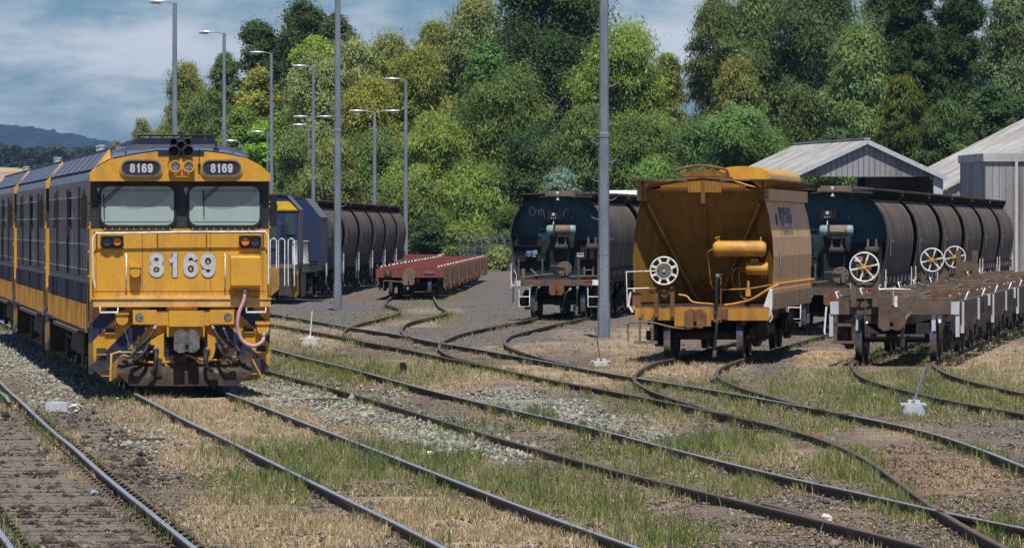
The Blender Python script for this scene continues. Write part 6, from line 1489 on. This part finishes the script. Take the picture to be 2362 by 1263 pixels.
def tree(px_, top, hw, d, style, colr, label, base=.5, nleaf=16000, bark='bark', dens=1., name='tree', seed=None, cat='tree', group=None):
    global rng
    seed = seed or int(px_ * 7 + top); st = rng; rng = np.random.default_rng(seed)
    X = (px_ - CX) * d / F; H = CH + (YH - top) * d / F - GZ; a = hw * d / F
    T = root(name, (X, d, GZ), 0, label, cat, group)
    bz = max(.2, base * 1.0 if base > .9 else base * H)
    V, cols, C, lr = crown(a, H - bz, bz, style, int(nleaf * dens), seed)
    m = len(V); V = V.reshape(-1, 3)
    o = set_mesh('crown', V, np.full(m, 4), np.arange(m * 4), np.repeat(cols, 4, 0), 'leaf'); o.parent = T; o.color = (colr[0] * 1.36, colr[1] * 1.48, colr[2] * 1.35, 1)
    b = MB(); r0 = max(.12, H * .016); g_ = random.Random(seed)
    pts = [(0, 0, 0), (g_.uniform(-.3, .3), g_.uniform(-.3, .3), H * .3), (g_.uniform(-.6, .6), g_.uniform(-.5, .5), H * .6), (g_.uniform(-.5, .5), 0, H * .88)]
    P = catmull(pts, 4); b.tube(P, [r0 * (1 - .85 * i / (len(P) - 1)) for i in range(len(P))], 8)
    order = sorted(range(len(C)), key=lambda i: C[i][1])[:12]
    for i in order:
        e = Vector(C[i]); s_ = P[min(len(P) - 1, int(len(P) * max(.12, (e.z / H) * .7)))]
        mid = s_.lerp(e, .5) + Vector((0, 0, -.05 * H * .3)); q = catmull([s_, mid, e], 4); b.tube(q, [r0 * .42 * (1 - .8 * j / (len(q) - 1)) for j in range(len(q))], 6)
    if bark == 'bark_pale':     # bare pale limbs reaching out through the front of the crown
        for i in sorted(range(len(C)), key=lambda i: C[i][1] - .05 * lr[i])[:9]:
            e = Vector(C[i]) + Vector((0, -lr[i] * 1.0, -lr[i] * .25)); s_ = Vector((g_.uniform(-.1, .1) * a, -.35 * a, max(.2 * H, e.z - a * g_.uniform(.5, .9))))
            q = catmull([s_, s_.lerp(e, .5) + Vector((g_.uniform(-.2, .2) * a * .4, -.1 * a, .06 * a)), e], 5); b.tube(q, [r0 * .5 * (1 - .8 * j / (len(q) - 1)) for j in range(len(q))], 6)
    b.build('trunk', bark, T)
    rng = st
    return T
OL = (.17, .18, .055); DK = (.05, .08, .028); LM = (.19, .26, .04); MG = (.115, .155, .05); PG = (.2, .215, .09); GY = (.17, .22, .17); YO = (.22, .215, .05); SO = (.04, .064, .02); FE = (.12, .195, .06)
TR = [
 (268, 318, 26, 700, 'bush', (0.174, 0.160, 0.087), 'hazy grey brown bush far off, leftmost of the trees', .05, 3000),
 (328, 268, 32, 680, 'gum', (0.174, 0.189, 0.087), 'small hazy tree standing apart left of the wood', .1, 4000),
 (385, 285, 55, 600, 'bush', OL, 'rounded olive tree behind the lamp post over the yellow nosed locomotive', .05, 8000),
 (432, 140, 58, 560, 'gum', OL, 'tall thin olive gum at the left end of the wood', .1, 14000),
 (480, 200, 60, 540, 'gum', MG, 'mid height green gum right of the thin olive gum, left end of the wood', .08, 12000),
 (518, 112, 42, 520, 'gum', MG, 'slender gum whose tip shows beside the second lamp post', .1, 9000),
 (597, 42, 62, 515, 'dense', DK, 'dark round headed tree, left of the highest left crown', .12, 16000),
 (700, -5, 85, 520, 'dense', (0.061, 0.087, 0.029), 'highest dark olive crown at the left of the wood', .15, 20000),
 (770, 20, 62, 510, 'dense', (0.072, 0.094, 0.032), 'dark crown behind the tall pole left of the red flat wagons', .15, 14000),
 (595, 150, 52, 500, 'dense', YO, 'yellowish brown crown under the dark round headed tree', .1, 10000),
 (722, 78, 60, 490, 'dense', LM, 'bright lime crown in front of the highest dark olive crown', .35, 12000),
 (560, 245, 62, 480, 'dense', (0.131, 0.189, 0.043), 'leafy green tree with yellow tips left of the third lamp post', .06, 13000),
 (648, 255, 55, 478, 'dense', (0.131, 0.174, 0.043), 'green tree with dark hollows between third and fourth lamp posts', .06, 12000),
 (600, 275, 34, 470, 'dense', (0.174, 0.304, 0.043), 'small vivid lime shrub tree by the short lamp post', .1, 7000),
 (735, 128, 85, 474, 'gum', PG, 'pale drooping gum behind the fourth lamp post', .06, 18000),
 (690, 310, 70, 466, 'gum', MG, 'low green gum above the blue locomotive', .05, 12000),
 (820, 90, 75, 476, 'gum', PG, 'pale feathery gum right of the left tall pole, against the sky', .06, 15000),
 (900, 75, 82, 478, 'gum', OL, 'olive gum on the skyline left of the central giant', .06, 16000),
 (848, 180, 85, 466, 'gum', YO, 'yellow olive gum in the middle of the left wood', .05, 16000),
 (965, 110, 90, 468, 'gum', (0.174, 0.181, 0.043), 'broad olive gum below the skyline left of the central giant', .05, 17000),
 (1010, 42, 75, 480, 'gum', OL, 'tall olive gum on the skyline next to the central giant', .06, 14000),
 (1100, -25, 85, 478, 'gum', PG, 'tall pale brown gum leaning on the dark central giant', .06, 18000),
 (1270, -90, 150, 470, 'dense', DK, 'dark central giant with pale limbs, top out of frame', .1, 34000, 'bark_pale'),
 (1120, 90, 60, 460, 'dense', (0.087, 0.160, 0.043), 'fresh green crown tucked before the dark central giant', .3, 9000),
 (860, 300, 85, 455, 'gum', MG, 'shaded green gum behind the near double headed lamp post', .04, 15000),
 (770, 330, 80, 452, 'gum', OL, 'olive gum low behind the left tall pole', .04, 13000),
 (1000, 265, 95, 450, 'gum', (0.181, 0.225, 0.051), 'sunny yellow green gum in front, right of the slim lamp post', .04, 20000),
 (1175, 165, 110, 452, 'gum', (0.109, 0.138, 0.041), 'broad mid green gum before the dark central giant', .06, 20000, 'bark_pale'),
 (1085, 385, 85, 440, 'gum', (0.160, 0.203, 0.051), 'low sunlit gum reaching right above the red flat wagons', .08, 14000, 'bark_pale'),
 (960, 400, 75, 444, 'gum', (0.145, 0.181, 0.051), 'low olive gum just left of the slim lamp post foot', .04, 12000),
 (1235, 300, 100, 446, 'dense', (0.051, 0.080, 0.029), 'deep shaded tree beneath the central giant', .05, 16000, 'bark_pale'),
 (1440, 62, 118, 450, 'gum', (0.174, 0.225, 0.051), 'big lime green gum right of the central giant, sky behind its right edge', .1, 26000, 'bark_pale'),
 (1540, 120, 48, 455, 'gum', OL, 'thin hanging edge crown beside the sky gap', .3, 7000),
 (1345, 260, 85, 440, 'gum', (0.102, 0.138, 0.043), 'mid green gum behind the right tall pole', .05, 14000),
 (1480, 270, 90, 438, 'gum', (0.116, 0.160, 0.046), 'green gum low under the big lime green gum', .04, 15000),
 (1292, 385, 48, 430, 'bush', GY, 'small grey blue bush behind the graffitied tank wagon', .03, 8000),
 (1180, 480, 60, 432, 'bush', (0.072, 0.102, 0.029), 'dark bush left of the graffitied tank wagon', .03, 7000),
 (1075, 520, 60, 436, 'bush', (0.145, 0.174, 0.043), 'yellowish bush behind the fence and red flat wagons', .03, 7000),
 (1000, 500, 50, 438, 'dense', DK, 'dark thicket behind the slim lamp post foot', .03, 7000),
 (1160, 575, 40, 412, 'bush', (0.189, 0.203, 0.072), 'low pale scrub at the end of the wire fence', .02, 4000),
 (1500, 370, 70, 420, 'bush', FE, 'feathery green bush behind the right tall pole and hopper', .03, 11000),
 (1610, 275, 75, 400, 'bush', (0.102, 0.160, 0.051), 'rounded feathery bush with the sky gap above it', .03, 14000),
 (1720, 250, 115, 380, 'bush', FE, 'large feathery green bush over the left eave of the open shed', .03, 22000),
 (1655, -10, 72, 440, 'gum', (0.102, 0.123, 0.043), 'ragged gum with sky gaps, right of the sky gap', .28, 14000),
 (1770, -70, 115, 438, 'gum', (0.116, 0.152, 0.058), 'tall grey green gum above the left part of the open shed', .1, 26000),
 (1700, 130, 70, 425, 'gum', (0.160, 0.167, 0.051), 'olive gum before the ragged gum', .12, 12000),
 (1890, -70, 115, 435, 'gum', (0.087, 0.123, 0.051), 'tall shaded grey gum behind the open shed ridge', .1, 24000),
 (1850, 200, 70, 415, 'gum', (0.087, 0.109, 0.036), 'shaded brownish gum between the feathery bush and the pale gum', .06, 11000),
 (1985, 60, 85, 412, 'gum', (0.152, 0.203, 0.072), 'pale grey green gum rising over the open shed ridge', .06, 20000),
 (2035, -60, 75, 442, 'gum', (.09,.12,.05), 'tall grey gum between the shaded grey gum and the dark she oaks', .08, 14000),
 (2100, -80, 90, 425, 'conifer', SO, 'tall dark she oak right of the pale grey green gum', .06, 20000),
 (2215, -90, 100, 428, 'conifer', (0.043, 0.072, 0.026), 'tallest dark she oak above the gap between the sheds', .06, 22000),
 (2085, 175, 70, 398, 'oak', (0.094, 0.109, 0.026), 'olive she oak in front of the dark she oaks', .06, 14000),
 (2180, 230, 70, 394, 'oak', (0.065, 0.102, 0.036), 'shadowy she oak between the two sheds', .05, 13000),
 (2330, -40, 78, 420, 'gum', (0.131, 0.167, 0.072), 'pale gum at the right edge of the wood', .06, 18000),
 (2290, 190, 70, 405, 'dense', (0.058, 0.094, 0.036), 'dark green tree low at the right edge over the large shed roof', .05, 11000),
 (2215, 325, 50, 365, 'bush', (0.131, 0.181, 0.065), 'small sunlit bush between the sheds', .03, 8000),
 (1940, 300, 80, 390, 'dense', (0.051, 0.080, 0.032), 'dark tree directly behind the open shed roof', .05, 11000),
 (1915, 345, 95, 345, 'bush', (0.131, 0.189, 0.058), 'leafy bush seen through the open shed', .02, 8000),
]
for t in TR: tree(*t[:8], nleaf=int(t[8] * 5), bark=t[9] if len(t) > 9 else "bark")

# ------------------------------------------------------------------ far country
def hill(name, y0, depth, prof, colr, rough, seed, kind='structure'):
    """a long ridge: prof = [(px, py at the crest)]"""
    pxs = np.arange(-600, 2960, 6.0); crest = np.interp(pxs, [p[0] for p in prof], [p[1] for p in prof])
    g = np.random.default_rng(seed); n2 = 12; V = []
    for j in range(n2):
        t = j / (n2 - 1); y = y0 + depth * t; top = CH + (YH - crest) * (y0 + depth) / F
        z = -3 + (top + 3) * math.sin(t * math.pi / 2) + g.normal(0, rough, len(pxs)) * (t > .05)
        V.append(np.stack([(pxs - CX) * (y0 + depth) / F, np.full(len(pxs), y), z], 1))
    V = np.concatenate(V); fl = grid_faces(len(pxs), n2)
    cols = np.array(colr)[None] * g.uniform(.7, 1.3, (len(V), 1))
    return set_mesh(name, V, np.full(len(fl) // 4, 4), fl, cols, 'ground_mat', kind, True)
hill('field', 1500, 1000, [(-600, 380), (0, 386), (90, 392), (160, 402), (260, 430), (400, 470), (900, 515), (3000, 515)], (.34, .235, .15), .15, 21)
hill('hills', 4600, 1900, [(-600, 315), (0, 300), (100, 303), (160, 312), (250, 328), (330, 350), (500, 380), (900, 400), (1300, 380), (1560, 290), (1590, 283), (1640, 300), (1750, 340), (3000, 380)], (.012, .03, .05), 2.2, 22)  # bluish base puts part of the distance haze into the hills' colour
g = np.random.default_rng(31); m = 60000
fx = g.uniform(-150, 420, m); lump = val_noise(fx * .045 + 10, np.zeros(m), 41) * .6 + val_noise(fx * .16 + 10, np.zeros(m), 42) * .4
yy = 2550 + g.random(m) * 60
topy = np.interp(fx, [-150, 0, 170, 260, 330, 420], [338, 341, 342, 352, 372, 420]) + 22 * (lump - .5)
boty = np.interp(fx, [-150, 0, 90, 160, 260, 420], [386, 390, 396, 408, 440, 480])
zz = CH + (YH - (topy + (boty - topy) * g.random(m) ** 1.2)) * yy / F
P = np.stack([(fx - CX) * yy / F, yy, zz], 1); D = g.normal(0, 1, (m, 3)); D[:, 1] -= .6; D[:, 2] += .5
V = leaves(P, D, .85, .7, .1, .3)
set_mesh('forest', V.reshape(-1, 3), np.full(m, 4), np.arange(m * 4), np.repeat(np.array([[.04, .06, .03]]) * g.uniform(.6, 1.4, (m, 1)), 4, 0), 'blade_mat', 'stuff')


hz = MB(); hz.box(-8600, 8600, -420, 8600, -8, 210)
hm = bpy.data.materials.new('haze_air'); hm.use_nodes = True; q = hm.node_tree; q.nodes.remove(q.nodes['Principled BSDF'])
pv = q.nodes.new('ShaderNodeVolumePrincipled'); pv.inputs['Color'].default_value = (.36, .6, 1, 1); pv.inputs['Density'].default_value = .000045; pv.inputs['Anisotropy'].default_value = .2
q.links.new(pv.outputs[0], q.nodes['Material Output'].inputs['Volume'])
if HAZE: hz.build('haze', hm, None, None, None, None, 'stuff')
